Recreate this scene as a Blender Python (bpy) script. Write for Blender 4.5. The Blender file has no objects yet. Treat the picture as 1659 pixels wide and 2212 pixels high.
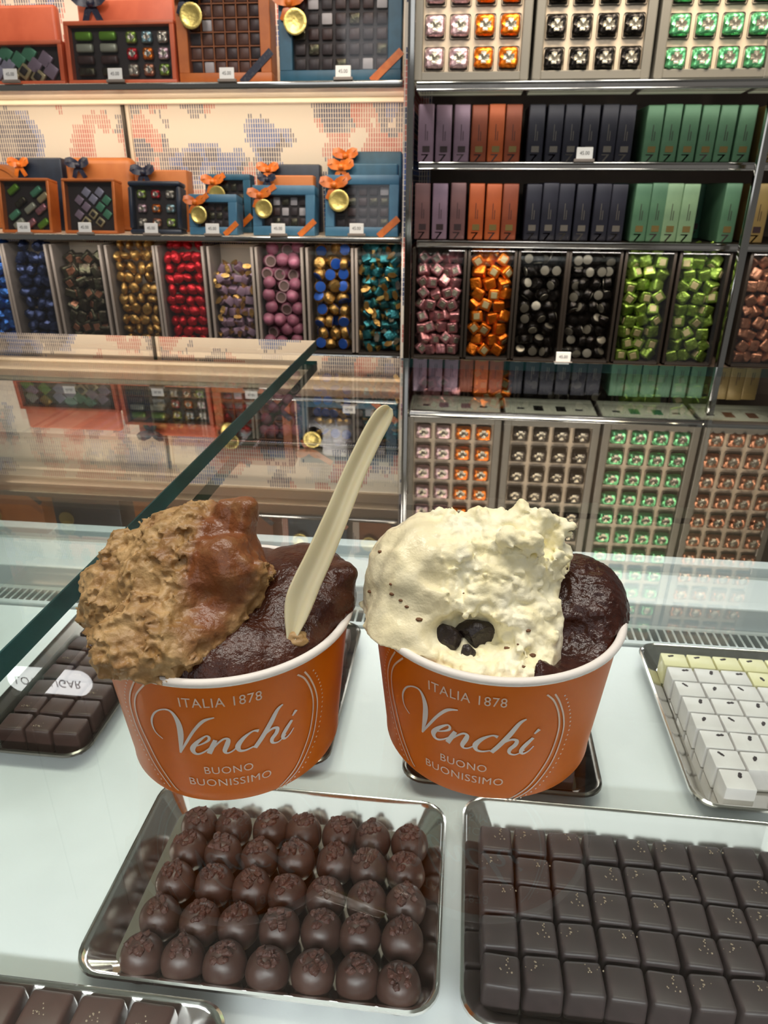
import bpy, bmesh, math, random
import numpy as np
from mathutils import Vector, Matrix, noise as mnoise
random.seed(7)
S = bpy.context.scene
COL = S.collection
PI = math.pi
R = math.radians

# ------------------------------------------------------------------ camera
H = 0.17                       # lens height above the glass top
FPX = 1521.0                   # focal length in pixels of the 1659 x 2212 frame
PITCH, YAW, ROLL = 0.432, 0.1101, -0.0043

def cam_axes():
    cp, sp, cy, sy = math.cos(PITCH), math.sin(PITCH), math.cos(YAW), math.sin(YAW)
    f = Vector((-sy*cp, cy*cp, -sp)); x = Vector((cy, sy, 0)); d = f.cross(x)
    x2 = math.cos(ROLL)*x + math.sin(ROLL)*d
    d2 = -math.sin(ROLL)*x + math.cos(ROLL)*d
    return x2, d2, f
AX, AD, AF = cam_axes()
cam = bpy.data.cameras.new('camera'); cam_o = bpy.data.objects.new('camera', cam); COL.objects.link(cam_o)
cam_o.matrix_world = Matrix(((AX.x, -AD.x, -AF.x, 0), (AX.y, -AD.y, -AF.y, 0), (AX.z, -AD.z, -AF.z, H), (0, 0, 0, 1)))
cam.sensor_fit = 'HORIZONTAL'; cam.sensor_width = 36; cam.lens = 36*FPX/1659
cam.clip_start = 0.005; cam.clip_end = 50
cam.dof.use_dof = True; cam.dof.focus_distance = 0.235; cam.dof.aperture_fstop = 60
S.camera = cam_o

def ray(x, y):
    return AX*((x-829.5)/FPX) + AD*((y-1106)/FPX) + AF
def at(x, y, Y):
    d = ray(x, y); return Vector((0, 0, H)) + d*(Y/d.y)
def onz(x, y, z):
    d = ray(x, y); return Vector((0, 0, H)) + d*((z-H)/d.z)

# ------------------------------------------------------------------ render look, world, lights
S.view_settings.view_transform = 'Standard'; S.view_settings.look = 'None'
S.view_settings.exposure = 0.0; S.view_settings.gamma = 1; S.view_settings.use_curve_mapping = False
S.cycles.transparent_max_bounces = 24
W = bpy.data.worlds.new('world'); S.world = W; W.use_nodes = True
W.node_tree.nodes['Background'].inputs[0].default_value = (0.95, 0.9, 0.84, 1)
W.node_tree.nodes['Background'].inputs[1].default_value = 0.15

def area(name, loc, target, sx, sy, power, col=(1, 1, 1), spread=PI):
    l = bpy.data.lights.new(name, 'AREA'); l.shape = 'RECTANGLE'; l.size = sx; l.size_y = sy
    l.energy = power; l.color = col; l.spread = spread
    o = bpy.data.objects.new(name, l); COL.objects.link(o); o.location = loc
    o.rotation_euler = (Vector(target)-Vector(loc)).to_track_quat('-Z', 'Y').to_euler()
    return o
WARM = (1.0, 0.83, 0.62); SOFT = (1.0, 0.93, 0.84); COOL = (0.97, 0.98, 1.0)
# ceiling downlights over the customer side and over the aisle
area('ceiling_light', (-0.05, 0.22, 1.5), (-0.03, 0.2, 0.0), 0.45, 0.45, 10.2, SOFT)
area('ceiling_light', (0.7, 0.3, 1.5), (0.05, 0.25, 0.0), 0.25, 0.25, 3, SOFT)
area('rim_fill_light', (0.0, -1.25, 1.35), (0.0, 0.28, -0.1), 1.7, 1.1, 6.5, COOL)  # added soft fill behind the camera for the tray rims to reflect
area('ceiling_light', (-0.8, 0.42, 1.6), (-0.75, 2.0, 0.2), 0.3, 0.3, 14, SOFT)
area('ceiling_light', (0.5, 0.42, 1.6), (0.3, 1.9, 0.2), 0.3, 0.3, 4.5, SOFT)
# strip under the front edge of the counter top, lighting the trays
area('counter_strip_light', (0.0, 0.008, -0.014), (0.0, 0.17, -0.165), 0.9, 0.015, 0.78, COOL, R(105))
area('counter_strip_light', (0.0, 0.60, -0.02), (0.0, 0.42, -0.16), 0.9, 0.02, 0.42, COOL, R(110))
# warm strips under each shelf of the wall unit
for zz, pw in ((0.372, 2.1), (0.772, 1.8), (1.172, 1.7)):
    area('shelf_strip_and_fill_light', (-0.85, 2.06, zz), (-0.85, 2.28, zz-0.22), 1.35, 0.03, pw, WARM)
area('shelf_strip_and_fill_light', (-0.85, 1.95, 0.03), (-0.85, 1.93, -0.3), 1.35, 0.02, 1.6, SOFT)
area('shelf_strip_and_fill_light', (0.35, 1.88, 0.365), (0.35, 1.96, 0.2), 0.8, 0.02, 0.3, SOFT)
area('shelf_strip_and_fill_light', (0.35, 1.90, 0.205), (0.35, 1.96, 0.05), 0.8, 0.02, 0.25, SOFT)
area('shelf_strip_and_fill_light', (0.35, 1.89, 0.02), (0.35, 1.93, -0.25), 0.8, 0.02, 1.1, SOFT)
area('shelf_strip_and_fill_light', (0.35, 1.865, 0.29), (0.35, 1.89, 0.40), 0.9, 0.02, 0.5, SOFT, R(120))  # added uplight brightening the display box undersides, not a shelf strip
area('display_light', (0.35, 1.35, 1.25), (0.35, 1.8, 0.55), 0.9, 0.1, 7.5, WARM, R(80))

# ------------------------------------------------------------------ materials
def lin(c):
    if isinstance(c, str):
        c = tuple(int(c[i:i+2], 16)/255 for i in (0, 2, 4))
    return tuple((v/12.92 if v <= 0.04045 else ((v+0.055)/1.055)**2.4) for v in c) + (1,)
def nmat(name):
    m = bpy.data.materials.new(name); m.use_nodes = True
    nt = m.node_tree; return m, nt, nt.nodes['Principled BSDF']
def mat(name, c, rough=0.5, metal=0.0, c2=None, nscale=20, bump=0.0, bscale=60, spec=0.5, coat=0.0, emit=0.0, sss=0.0, detail=3, lo=0.4, hi=0.6, bdist=0.002):
    m, nt, b = nmat(name); N = nt.nodes; L = nt.links
    b.inputs['Base Color'].default_value = lin(c); b.inputs['Roughness'].default_value = rough
    b.inputs['Metallic'].default_value = metal; b.inputs['Specular IOR Level'].default_value = spec
    b.inputs['Coat Weight'].default_value = coat; b.inputs['Coat Roughness'].default_value = 0.08
    tc = N.new('ShaderNodeTexCoord')
    if c2 is not None:
        n = N.new('ShaderNodeTexNoise'); n.inputs['Scale'].default_value = nscale; n.inputs['Detail'].default_value = detail
        r = N.new('ShaderNodeValToRGB'); r.color_ramp.elements[0].position = lo; r.color_ramp.elements[1].position = hi
        r.color_ramp.elements[0].color = lin(c); r.color_ramp.elements[1].color = lin(c2)
        L.new(tc.outputs['Object'], n.inputs['Vector']); L.new(n.outputs['Fac'], r.inputs['Fac']); L.new(r.outputs['Color'], b.inputs['Base Color'])
    if bump:
        n = N.new('ShaderNodeTexNoise'); n.inputs['Scale'].default_value = bscale; n.inputs['Detail'].default_value = 4
        bp = N.new('ShaderNodeBump'); bp.inputs['Strength'].default_value = bump; bp.inputs['Distance'].default_value = bdist
        L.new(tc.outputs['Object'], n.inputs['Vector']); L.new(n.outputs['Fac'], bp.inputs['Height']); L.new(bp.outputs['Normal'], b.inputs['Normal'])
    if emit:
        b.inputs['Emission Color'].default_value = lin(c); b.inputs['Emission Strength'].default_value = emit
    if sss:
        b.inputs['Subsurface Weight'].default_value = sss; b.inputs['Subsurface Radius'].default_value = (1, .7, .4); b.inputs['Subsurface Scale'].default_value = 0.003
    return m
def glass_mat(name, tint='FFFFFF', f0=0.04, rough=0.0, strength=1.0):
    """clear sheet: straight transmission plus a Fresnel-weighted mirror on each face"""
    m, nt, b = nmat(name); N = nt.nodes; L = nt.links; N.remove(b)
    out = N['Material Output']
    lw = N.new('ShaderNodeLayerWeight'); lw.inputs['Blend'].default_value = 0.5
    p = N.new('ShaderNodeMath'); p.operation = 'POWER'; p.inputs[1].default_value = 5
    s = N.new('ShaderNodeMath'); s.operation = 'MULTIPLY_ADD'; s.inputs[1].default_value = (1-f0)*strength; s.inputs[2].default_value = f0*strength
    t = N.new('ShaderNodeBsdfTransparent'); t.inputs[0].default_value = lin(tint)
    g = N.new('ShaderNodeBsdfGlossy'); g.inputs['Roughness'].default_value = rough; g.inputs[0].default_value = (1, 1, 1, 1)
    mx = N.new('ShaderNodeMixShader')
    L.new(lw.outputs['Facing'], p.inputs[0]); L.new(p.outputs[0], s.inputs[0]); L.new(s.outputs[0], mx.inputs[0])
    L.new(t.outputs[0], mx.inputs[1]); L.new(g.outputs[0], mx.inputs[2]); L.new(mx.outputs[0], out.inputs['Surface'])
    return m
M = {}
M['glass'] = glass_mat('counter_glass', 'FAFDFB', 0.030, 0.0, 1.85)
M['glass_under'] = glass_mat('counter_glass_underside', 'FAFDFB', 0.004, 0.0, 0.1)
M['edge'] = mat('glass_edge', '1E4E50', 0.25, c2='17403F', nscale=30, spec=0.3)
def edge_glass():
    m = M['edge']; nt = m.node_tree; N = nt.nodes; L = nt.links
    t = N.new('ShaderNodeBsdfTransparent'); t.inputs[0].default_value = lin('9CC4BE'); mx = N.new('ShaderNodeMixShader'); mx.inputs[0].default_value = 0.25
    L.new(N['Principled BSDF'].outputs[0], mx.inputs[1]); L.new(t.outputs[0], mx.inputs[2]); L.new(mx.outputs[0], N['Material Output'].inputs['Surface'])
edge_glass()
M['acrylic'] = glass_mat('acrylic_sheet', 'F4F4F4')
M['acrylic_edge'] = mat('acrylic_edge', '8A8078', 0.3, spec=0.5)
M['film'] = glass_mat('clear_film', 'F4F4F6', f0=0.03, rough=0.05)
M['deck'] = mat('deck_white', 'CBD0D1', 0.4, c2='D2D7D8', nscale=14, bump=0.05, bscale=300)
M['deck_grey'] = mat('deck_rear', 'B4BABB', 0.35)
M['slot'] = mat('vent_dark', '15171A', 0.7)
M['steel'] = mat('polished_steel', 'E0DEDA', 0.13, 1.0, bump=0.04, bscale=12, bdist=0.01)
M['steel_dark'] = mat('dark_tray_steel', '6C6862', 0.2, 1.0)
M['chrome'] = mat('chrome', 'B4B4B0', 0.1, 1.0)
M['dark_metal'] = mat('dark_metal', '3A332D', 0.35, 0.6)
M['floor'] = mat('floor_stone', '6E655A', 0.5, c2='7C7265', nscale=4)
M['ceil'] = mat('ceiling_paint', 'CFCBC4', 0.8, c2='D6D2CB', nscale=3)
M['cream'] = mat('cream_panel', 'F2E3CC', 0.35, c2='F5E8D4', nscale=6)
M['cab'] = mat('cabinet_brown', '4A3E34', 0.5, c2='544639', nscale=10)
M['rear_dark'] = mat('bin_back', '2E2722', 0.6)
M['unit_side'] = mat('unit_back_brown', '5A4B3F', 0.45, c2='635346', nscale=10)
M['white'] = mat('white_card', 'F4F4F2', 0.5)
M['ink'] = mat('ink', '2A2A30', 0.6)
M['paper_white'] = mat('cup_rim_paper', 'F3EFE8', 0.45, bump=0.05, bscale=900)
M['orange_cup'] = mat('orange_cup_paper', 'D26A0E', 0.33, c2='D66E10', nscale=30, spec=0.14)
M['print_white'] = mat('cup_print', 'E2C8B2', 0.45)
M['print_silver'] = mat('cup_script_print', 'DCD5CE', 0.35, 0.0)
M['ochoc'] = mat('dark_chocolate', '3C2822', 0.38, c2='463029', nscale=60, bump=0.15, bscale=250, spec=0.45, bdist=0.001)
M['cube_choc'] = mat('chocolate_square', '383030', 0.42, c2='403636', nscale=90, bump=0.12, bscale=200, spec=0.4, bdist=0.001)
M['brown_choc'] = mat('brown_chocolate', '3C2823', 0.42, c2='47302B', nscale=60, bump=0.15, bscale=200, bdist=0.001)
M['ruff'] = mat('chocolate_shavings', '3A1D15', 0.55, c2='4A271D', nscale=200, bump=0.6, bscale=500)
M['crumb'] = mat('nut_crumb', '8A7A66', 0.5)
M['white_choc'] = mat('white_chocolate', 'D6D2D0', 0.4, c2='CEC9C7', nscale=40, sss=0.0)
M['yell_choc'] = mat('cream_chocolate', 'D9D3A6', 0.4)
M['speck'] = mat('cocoa_fleck', '2A1E22', 0.6)
M['spoon'] = mat('cream_bioplastic', 'E4DAB4', 0.28, c2='EAE0BC', nscale=50, spec=0.5, sss=0.3)
M['sign'] = mat('lit_sign', 'FFFFFF', 0.4, emit=7.0)
M['led_lens'] = mat('lamp_lens', 'FFF2DC', 0.4, emit=6.0)
M['orange_box'] = mat('orange_card', 'B0602C', 0.45, c2='BA6830', nscale=30)
M['salmon_box'] = mat('salmon_card', 'CC6644', 0.45, c2='BE5A3A', nscale=12)
M['tan_box'] = mat('orange_brown_card', 'AC6430', 0.5, c2='B46C36', nscale=20)
M['blue_box'] = mat('petrol_blue_card', '3C6C8C', 0.4, c2='427392', nscale=30)
M['teal_box'] = mat('dark_petrol_card', '1F4E66', 0.45, c2='245671', nscale=30)
M['navy_box'] = mat('navy_card', '1E2838', 0.4, c2='232E40', nscale=30)
M['milk_choc'] = mat('milk_chocolate', '5C3A2C', 0.45, c2='684434', nscale=40)
M['tray_dark'] = mat('dark_insert', '2B2320', 0.55)
M['wood_insert'] = mat('brown_insert', '5A3526', 0.5)
M['navy_rib'] = mat('navy_ribbon', '1C2238', 0.4, c2='3A3A44', nscale=160, lo=.55, hi=.65)
M['orange_rib'] = mat('orange_ribbon', 'C8651E', 0.35, c2='D67528', nscale=60)
M['medal'] = mat('gold_seal', 'C9B468', 0.3, 0.75, bump=0.5, bscale=90)
M['grey_frame'] = mat('grey_frame', '78766F', 0.35, 0.2)
M['cream_front'] = mat('cream_front', 'F3DDBD', 0.45, c2='F6E3C6', nscale=8)
M['grid_grey'] = mat('grid_field', 'C2B4A0', 0.4)  # greyer panel colour between the candy squares
M['cell_shade'] = mat('cell_shade_grey', '3B3631', 0.5)  # recess shadow around each display candy, painted as a dark square
M['pale_base'] = mat('pale_green_base', 'BFC4AE', 0.4)
M['gold_print'] = mat('gold_print', '7C6C42', 0.35, 0.5)
M['dark_print'] = mat('dark_print', '2A1A1E', 0.5)
M['silver_print'] = mat('silver_print', '6E6A64', 0.3, 0.4)

def foil(name, c, c2=None, rough=0.3, metal=0.75):
    return mat(name, c, rough, metal, c2=c2, nscale=70, bump=0.7, bscale=110, bdist=0.004)
M['f_pink'] = foil('pink_foil', 'C98F92', 'B87C84'); M['f_lilac'] = foil('lilac_foil', 'D8BCC2', 'C9A8B0')
M['f_orange'] = foil('orange_foil', 'DE7A1C', 'CE6A16'); M['f_green'] = foil('green_foil', '84A044', '74903A')
M['f_copper'] = foil('copper_foil', 'B98468', 'A87458'); M['f_gold'] = foil('gold_foil', 'C9A25E', 'B88E4C')
M['f_red'] = foil('red_foil', 'C81C28', 'B01420', 0.3, 0.6); M['f_navy'] = foil('navy_foil', '303C60', '46527A', 0.22)
M['f_blue'] = foil('blue_foil', '3A72C0', '2C5EA8', 0.25); M['f_black'] = foil('black_foil', '24211F', '1A1817', 0.25)
M['f_silver'] = foil('silver_foil', 'BDB8A8', 'A8A290', 0.25); M['f_teal'] = foil('teal_foil', '3C8A92', '307A84')
M['f_mint'] = foil('mint_foil', '6FC08A', '5CAF7C'); M['f_brown'] = foil('bronze_foil', '4A4034', '5A5A44', 0.25)
M['f_lime'] = foil('lime_foil', 'A8C060', '90B048'); M['f_ltblue'] = foil('pale_blue_foil', '8EB4BC', '9AC0C4')
M['dull_seal'] = mat('dull_silver_seal', '7C786C', 0.35, 0.5)
M['mauve'] = mat('mauve_shell', '9A5C70', 0.42, c2='A4667A', nscale=40, spec=0.4)
M['mauve_in'] = mat('mauve_base', '6E5A54', 0.5); M['mauve_rim'] = mat('mauve_rim', 'A88A8C', 0.45)
M['blue_disc'] = mat('blue_disc', '2A5CB8', 0.3, 0.3)
M['lil_paper'] = mat('lilac_paper', '9C8094', 0.4, 0.2)
M['bar_white'] = mat('pale_wrapper', 'A8AC96', 0.35, 0.3); M['bar_green'] = mat('green_wrapper', '6FA030', 0.3, 0.4)
M['p_white'] = mat('silver_lilac_wrapper', 'A9A8B8', 0.35, 0.3); M['p_mint'] = mat('mint_wrapper', '5C9C78', 0.35, 0.3)
M['p_lil'] = mat('mauve_wrapper', '9C8A98', 0.35, 0.3); M['p_gold'] = mat('gold_edged_wrapper', 'B8AC80', 0.35, 0.4)

def wallpaper_mat():
    m, nt, b = nmat('printed_wallpaper'); N = nt.nodes; L = nt.links
    tc = N.new('ShaderNodeTexCoord'); sp = N.new('ShaderNodeSeparateXYZ'); L.new(tc.outputs['Object'], sp.inputs[0])
    def math_(op, a, b_=None, c_=None):
        n = N.new('ShaderNodeMath'); n.operation = op
        for i, v in enumerate((a, b_, c_)):
            if v is None: continue
            if isinstance(v, (int, float)): n.inputs[i].default_value = v
            else: L.new(v, n.inputs[i])
        return n.outputs[0]
    px, pz = 0.0072, 0.0125
    cx = math_('DIVIDE', sp.outputs[0], px); cz = math_('DIVIDE', sp.outputs[2], pz)
    fx = math_('ABSOLUTE', math_('SUBTRACT', math_('FRACT', cx), 0.5)); fz = math_('ABSOLUTE', math_('SUBTRACT', math_('FRACT', cz), 0.5))
    comb = N.new('ShaderNodeCombineXYZ')
    L.new(math_('MULTIPLY', math_('FLOOR', cx), px), comb.inputs[0]); L.new(math_('MULTIPLY', math_('FLOOR', cz), pz), comb.inputs[2])
    def nz(scale, off, det=2.0):
        mp = N.new('ShaderNodeMapping'); mp.inputs['Location'].default_value = off; L.new(comb.outputs[0], mp.inputs[0])
        n = N.new('ShaderNodeTexNoise'); n.inputs['Scale'].default_value = scale; n.inputs['Detail'].default_value = det
        L.new(mp.outputs[0], n.inputs['Vector']); return n.outputs['Fac']
    big = nz(7.0, (3.1, 0.4, 1.7), 3.5)
    inten = N.new('ShaderNodeMapRange'); inten.inputs[1].default_value = 0.47; inten.inputs[2].default_value = 0.58
    L.new(big, inten.inputs[0])
    wid = math_('MULTIPLY_ADD', inten.outputs[0], 0.16, 0.17)
    dash = math_('MULTIPLY', math_('LESS_THAN', fx, wid), math_('LESS_THAN', fz, 0.44))
    mask = math_('MULTIPLY', dash, math_('GREATER_THAN', big, 0.48))
    hue = nz(5.0, (7.7, 2.0, 5.0), 2.5)
    ramp = N.new('ShaderNodeValToRGB'); ramp.color_ramp.interpolation = 'CONSTANT'
    e = ramp.color_ramp.elements; e[0].position = 0; e[0].color = lin('D07A70'); e[1].position = 0.47; e[1].color = lin('4A5274')
    x = e.new(0.54); x.color = lin('5672B4')
    x = e.new(0.60); x.color = lin('484C6A')
    L.new(hue, ramp.inputs[0])
    mix = N.new('ShaderNodeMix'); mix.data_type = 'RGBA'
    L.new(mask, mix.inputs[0]); mix.inputs[6].default_value = lin('F0E6D8'); L.new(ramp.outputs[0], mix.inputs[7])
    L.new(mix.outputs[2], b.inputs['Base Color']); b.inputs['Roughness'].default_value = 0.55
    return m
M['wallpaper'] = wallpaper_mat()

# ------------------------------------------------------------------ mesh helpers
def obj(name, bm, m, parent=None, smooth=True, loc=None, rot=None):
    if isinstance(bm, bpy.types.Mesh): me = bm
    else:
        me = bpy.data.meshes.new(name); bm.to_mesh(me); bm.free()
        for mm in (m if isinstance(m, (list, tuple)) else [m]): me.materials.append(mm)
        if smooth:
            me.shade_smooth()
            try: me.set_sharp_from_angle(angle=R(38))
            except Exception: pass
    o = bpy.data.objects.new(name, me); COL.objects.link(o)
    if parent: o.parent = parent
    if loc is not None: o.location = loc
    if rot is not None: o.rotation_euler = rot
    return o
def tag(o, label=None, cat=None, group=None, kind=None):
    if label: o['label'] = label
    if cat: o['category'] = cat
    if group: o['group'] = group
    if kind: o['kind'] = kind
    return o
def thing(name, label, cat, loc=(0, 0, 0), rot=(0, 0, 0), group=None):
    o = bpy.data.objects.new(name, None); COL.objects.link(o); o.location = loc; o.rotation_euler = rot
    o.empty_display_size = 0.01
    return tag(o, label, cat, group)
def copy_tree(o, parent=None, loc=None, rot=None, label=None, group=None, scale=None):
    c = o.copy(); COL.objects.link(c); c.parent = parent
    if loc is not None: c.location = loc
    if rot is not None: c.rotation_euler = rot
    if scale is not None: c.scale = scale
    if label: c['label'] = label
    if group: c['group'] = group
    for ch in list(o.children): copy_tree(ch, c)
    return c
def add_box(bm, lo, hi, bev=0.0, seg=2, mi=0, mtx=None):
    lo, hi = Vector(lo), Vector(hi); c = (lo+hi)/2; s = hi-lo
    r = bmesh.ops.create_cube(bm, size=1, matrix=Matrix.Translation(c) @ Matrix.Diagonal((s.x, s.y, s.z, 1)))
    vs = r['verts']; es = list({e for v in vs for e in v.link_edges}); fs = list({f for v in vs for f in v.link_faces})
    if bev > 0:
        rr = bmesh.ops.bevel(bm, geom=es, offset=bev, segments=seg, affect='EDGES', profile=0.5)
        fs = list(set(rr['faces']) | {f for v in rr['verts'] for f in v.link_faces}); vs = list({v for f in fs for v in f.verts})
    for f in fs:
        if f.is_valid: f.material_index = mi
    if mtx is not None: bmesh.ops.transform(bm, matrix=mtx, verts=[v for v in vs if v.is_valid])
    return vs
def box_bm(lo, hi, bev=0.0, seg=2):
    bm = bmesh.new(); add_box(bm, lo, hi, bev, seg); return bm
def lathe(bm, prof, seg=48, mi=0, close=False):
    rings = []
    for r, z in prof:
        rings.append([bm.verts.new((r*math.cos(2*PI*i/seg), r*math.sin(2*PI*i/seg), z)) for i in range(seg)])
    n = len(rings)
    for a in range(n if close else n-1):
        for i in range(seg):
            f = bm.faces.new((rings[a][i], rings[a][(i+1) % seg], rings[(a+1) % n][(i+1) % seg], rings[(a+1) % n][i])); f.material_index = mi
    return rings
def cap(bm, ring, flip=False, mi=0):
    f = bm.faces.new(ring[::-1] if flip else ring); f.material_index = mi
def tube(bm, pts, rad, seg=8, mi=0):
    pts = [Vector(p) for p in pts]; rings = []
    for i, p in enumerate(pts):
        t = (pts[min(i+1, len(pts)-1)]-pts[max(i-1, 0)]).normalized()
        u = t.cross(Vector((0, 0, 1)));
        if u.length < 1e-4: u = t.cross(Vector((1, 0, 0)))
        u.normalize(); v = t.cross(u); r = rad[i] if isinstance(rad, (list, tuple)) else rad
        rings.append([bm.verts.new(p+u*r*math.cos(2*PI*k/seg)+v*r*math.sin(2*PI*k/seg)) for k in range(seg)])
    for a in range(len(rings)-1):
        for k in range(seg):
            f = bm.faces.new((rings[a][k], rings[a][(k+1) % seg], rings[a+1][(k+1) % seg], rings[a+1][k])); f.material_index = mi
    bm.faces.new(rings[0][::-1]); bm.faces.new(rings[-1])
def strip(bm, pts, w, nrm, th=0.001, mi=0):
    """flat ribbon of width w along pts, lying across the direction nrm, with a little thickness"""
    pts = [Vector(p) for p in pts]; nrm = Vector(nrm).normalized(); rows = []
    for i, p in enumerate(pts):
        t = (pts[min(i+1, len(pts)-1)]-pts[max(i-1, 0)]).normalized(); s = t.cross(nrm).normalized()
        ww = w[i] if isinstance(w, (list, tuple)) else w
        rows.append([bm.verts.new(q) for q in (p-s*ww/2, p+s*ww/2, p+s*ww/2+nrm*th, p-s*ww/2+nrm*th)])
    for a in range(len(rows)-1):
        for k in range(4):
            f = bm.faces.new((rows[a][k], rows[a][(k+1) % 4], rows[a+1][(k+1) % 4], rows[a+1][k])); f.material_index = mi
    bm.faces.new(rows[0][::-1]); bm.faces.new(rows[-1])
def text_mesh(body, size, depth=0.0002, bold=0.0, spacing=1.0):
    cu = bpy.data.curves.new('txt', 'FONT'); cu.body = body; cu.size = size; cu.extrude = depth/2; cu.align_x = 'CENTER'; cu.align_y = 'BOTTOM_BASELINE'
    cu.offset = bold; cu.space_character = spacing; cu.resolution_u = 3
    o = bpy.data.objects.new('txt', cu); COL.objects.link(o)
    bpy.context.view_layer.update()
    me = bpy.data.meshes.new_from_object(o.evaluated_get(bpy.context.evaluated_depsgraph_get()))
    bpy.data.objects.remove(o); bpy.data.curves.remove(cu)
    return me
def struct(name, bm, m, smooth=False):
    return tag(obj(name, bm, m, None, smooth), kind='structure')
ORD = ['first', 'second', 'third', 'fourth', 'fifth', 'sixth', 'seventh', 'eighth', 'ninth', 'tenth', 'eleventh', 'twelfth', 'thirteenth']

# ------------------------------------------------------------------ room shell
XL, XR = -1.75, 1.15
struct('floor', box_bm((XL, -1.6, -1.0), (XR, 2.4, -0.95)), M['floor'])
struct('ceiling', box_bm((XL, -1.6, 1.75), (XR, 2.4, 1.8)), M['ceil'])
struct('wall_back', box_bm((XL, 2.29, -0.95), (XR, 2.35, 1.75)), M['unit_side'])
# printed paper panels on the back wall behind the left shelves
XP = at(272, 250, 2.28).x
struct('wall_panel_left', box_bm((XL, 2.276, -0.95), (XP-0.006, 2.29, 1.75)), M['wallpaper'])
struct('wall_panel_right', box_bm((XP+0.012, 2.276, -0.95), (-0.12, 2.29, 1.75)), M['wallpaper'])
bm = bmesh.new(); add_box(bm, (XP-0.006, 2.262, -0.95), (XP+0.003, 2.29, 1.75), 0.001, 1)
struct('trim_1', bm, M['dark_metal'])
bm = bmesh.new(); add_box(bm, (XP+0.003, 2.27, -0.95), (XP+0.014, 2.29, 1.75), 0.001, 1)
struct('trim_2', bm, M['cream'])
XD = at(884, 400, 2.0).x                      # where the left unit ends
struct('wall_pier', box_bm((XD-0.016, 1.985, -0.95), (XD+0.004, 2.276, 1.75)), M['wallpaper'])

# ------------------------------------------------------------------ counter
ZD = -0.145
c = thing('display_counter', 'white refrigerated display counter holding the steel chocolate trays under glass', 'counter', (0, 0.3, -0.95))
def cpart(name, bm, m, smooth=False, parent=None):
    bmesh.ops.translate(bm, verts=bm.verts, vec=(0, -0.3, 0.95)) if parent is None else bmesh.ops.translate(bm, verts=bm.verts, vec=(0, -0.3, 0.95))
    return obj(name, bm, m, parent or c, smooth)
cpart('deck', box_bm((-0.9, 0.0, ZD-0.02), (0.75, 0.4600, ZD), 0.001, 1), M['deck'])
bm = bmesh.new()
add_box(bm, (-0.9, 0.4605, ZD-0.02), (0.75, 0.4665, ZD+0.002), 0.0008, 1); add_box(bm, (-0.9, 0.4835, ZD-0.02), (0.75, 0.4885, ZD+0.002), 0.0008, 1)
x = -0.9
while x < 0.75:
    add_box(bm, (x, 0.466, ZD-0.016), (x+0.0017, 0.484, ZD+0.0015)); x += 0.0062
g = cpart('vent_grille', bm, M['deck_grey'])
cpart('vent_channel', box_bm((-0.9, 0.4600, ZD-0.05), (0.75, 0.489, ZD-0.021)), M['slot'])
bm = bmesh.new()
add_box(bm, (-0.9, 0.4886, ZD-0.05), (0.75, 0.50, -0.124), 0.001, 2)
add_box(bm, (-0.9, 0.4986, ZD-0.05), (0.75, 0.546, -0.126), 0.001, 2)
add_box(bm, (-0.9, 0.545, ZD-0.05), (0.75, 0.558, -0.117), 0.0012, 2)
cpart('rear_ledge', bm, M['deck_grey'])
cpart('rear_track', box_bm((-0.9, 0.559, ZD-0.06), (0.75, 0.66, -0.132), 0.001, 1), M['dark_metal'])
cpart('rear_panel', box_bm((-0.9, 0.67, -0.95), (0.75, 0.69, -0.16), 0.001, 1), M['cab'])
bm = bmesh.new(); add_box(bm, (-0.9, -0.02, -0.95), (0.75, -0.001, -0.012), 0.001, 1)
cpart('cabinet_body', bm, M['unit_side'])
for xx in (-0.9, 0.744):
    cpart('end_panel', box_bm((xx-0.006, 0.0, -0.95), (xx, 0.77, -0.012)), M['glass'])
bm = bmesh.new(); add_box(bm, (-0.88, 0.74, -0.16), (-0.86, 0.76, -0.0102)); add_box(bm, (0.70, 0.74, -0.16), (0.72, 0.76, -0.0102))
add_box(bm, (-0.9, 0.735, -0.20), (0.75, 0.765, -0.16))
cpart('rear_rail', bm, M['dark_metal'])

def pane(name, x0, x1, y0, y1, z0, z1, label):
    t = thing(name, label, 'glass pane', ((x0+x1)/2, (y0+y1)/2, z0))
    ox, oy = (x0+x1)/2, (y0+y1)/2; sx, sy = (x1-x0)/2, (y1-y0)/2; h = z1-z0; e = 0.0008
    bm = box_bm((-sx+e, -sy+e, 0), (sx-e, sy-e, h))
    for f in bm.faces: f.material_index = 0 if f.normal.z > 0.5 else 1
    obj('sheet', bm, [M['glass'], M['glass_under']], t, False)
    bm = bmesh.new()
    for lo, hi in (((-sx, -sy, 0.0002), (-sx+e, sy, h-0.0002)), ((sx-e, -sy, 0.0002), (sx, sy, h-0.0002)), ((-sx+e, sy-e, 0.0002), (sx-e, sy, h-0.0002)), ((-sx+e, -sy, 0.0002), (sx-e, -sy+e, h-0.0002))):
        add_box(bm, lo, hi)
    obj('polished_edge', bm, M['edge'], t, False)
    return t
pane('glass_pane', -0.90, 0.75, -0.02, 0.770, -0.010, 0.0, 'wide clear glass top that both gelato cups stand on')
pane('glass_pane', -0.92, -0.1610, 0.0, 0.7705, 0.0060, 0.0165, 'raised clear glass sheet at the left with a thick dark green cut edge')

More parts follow.
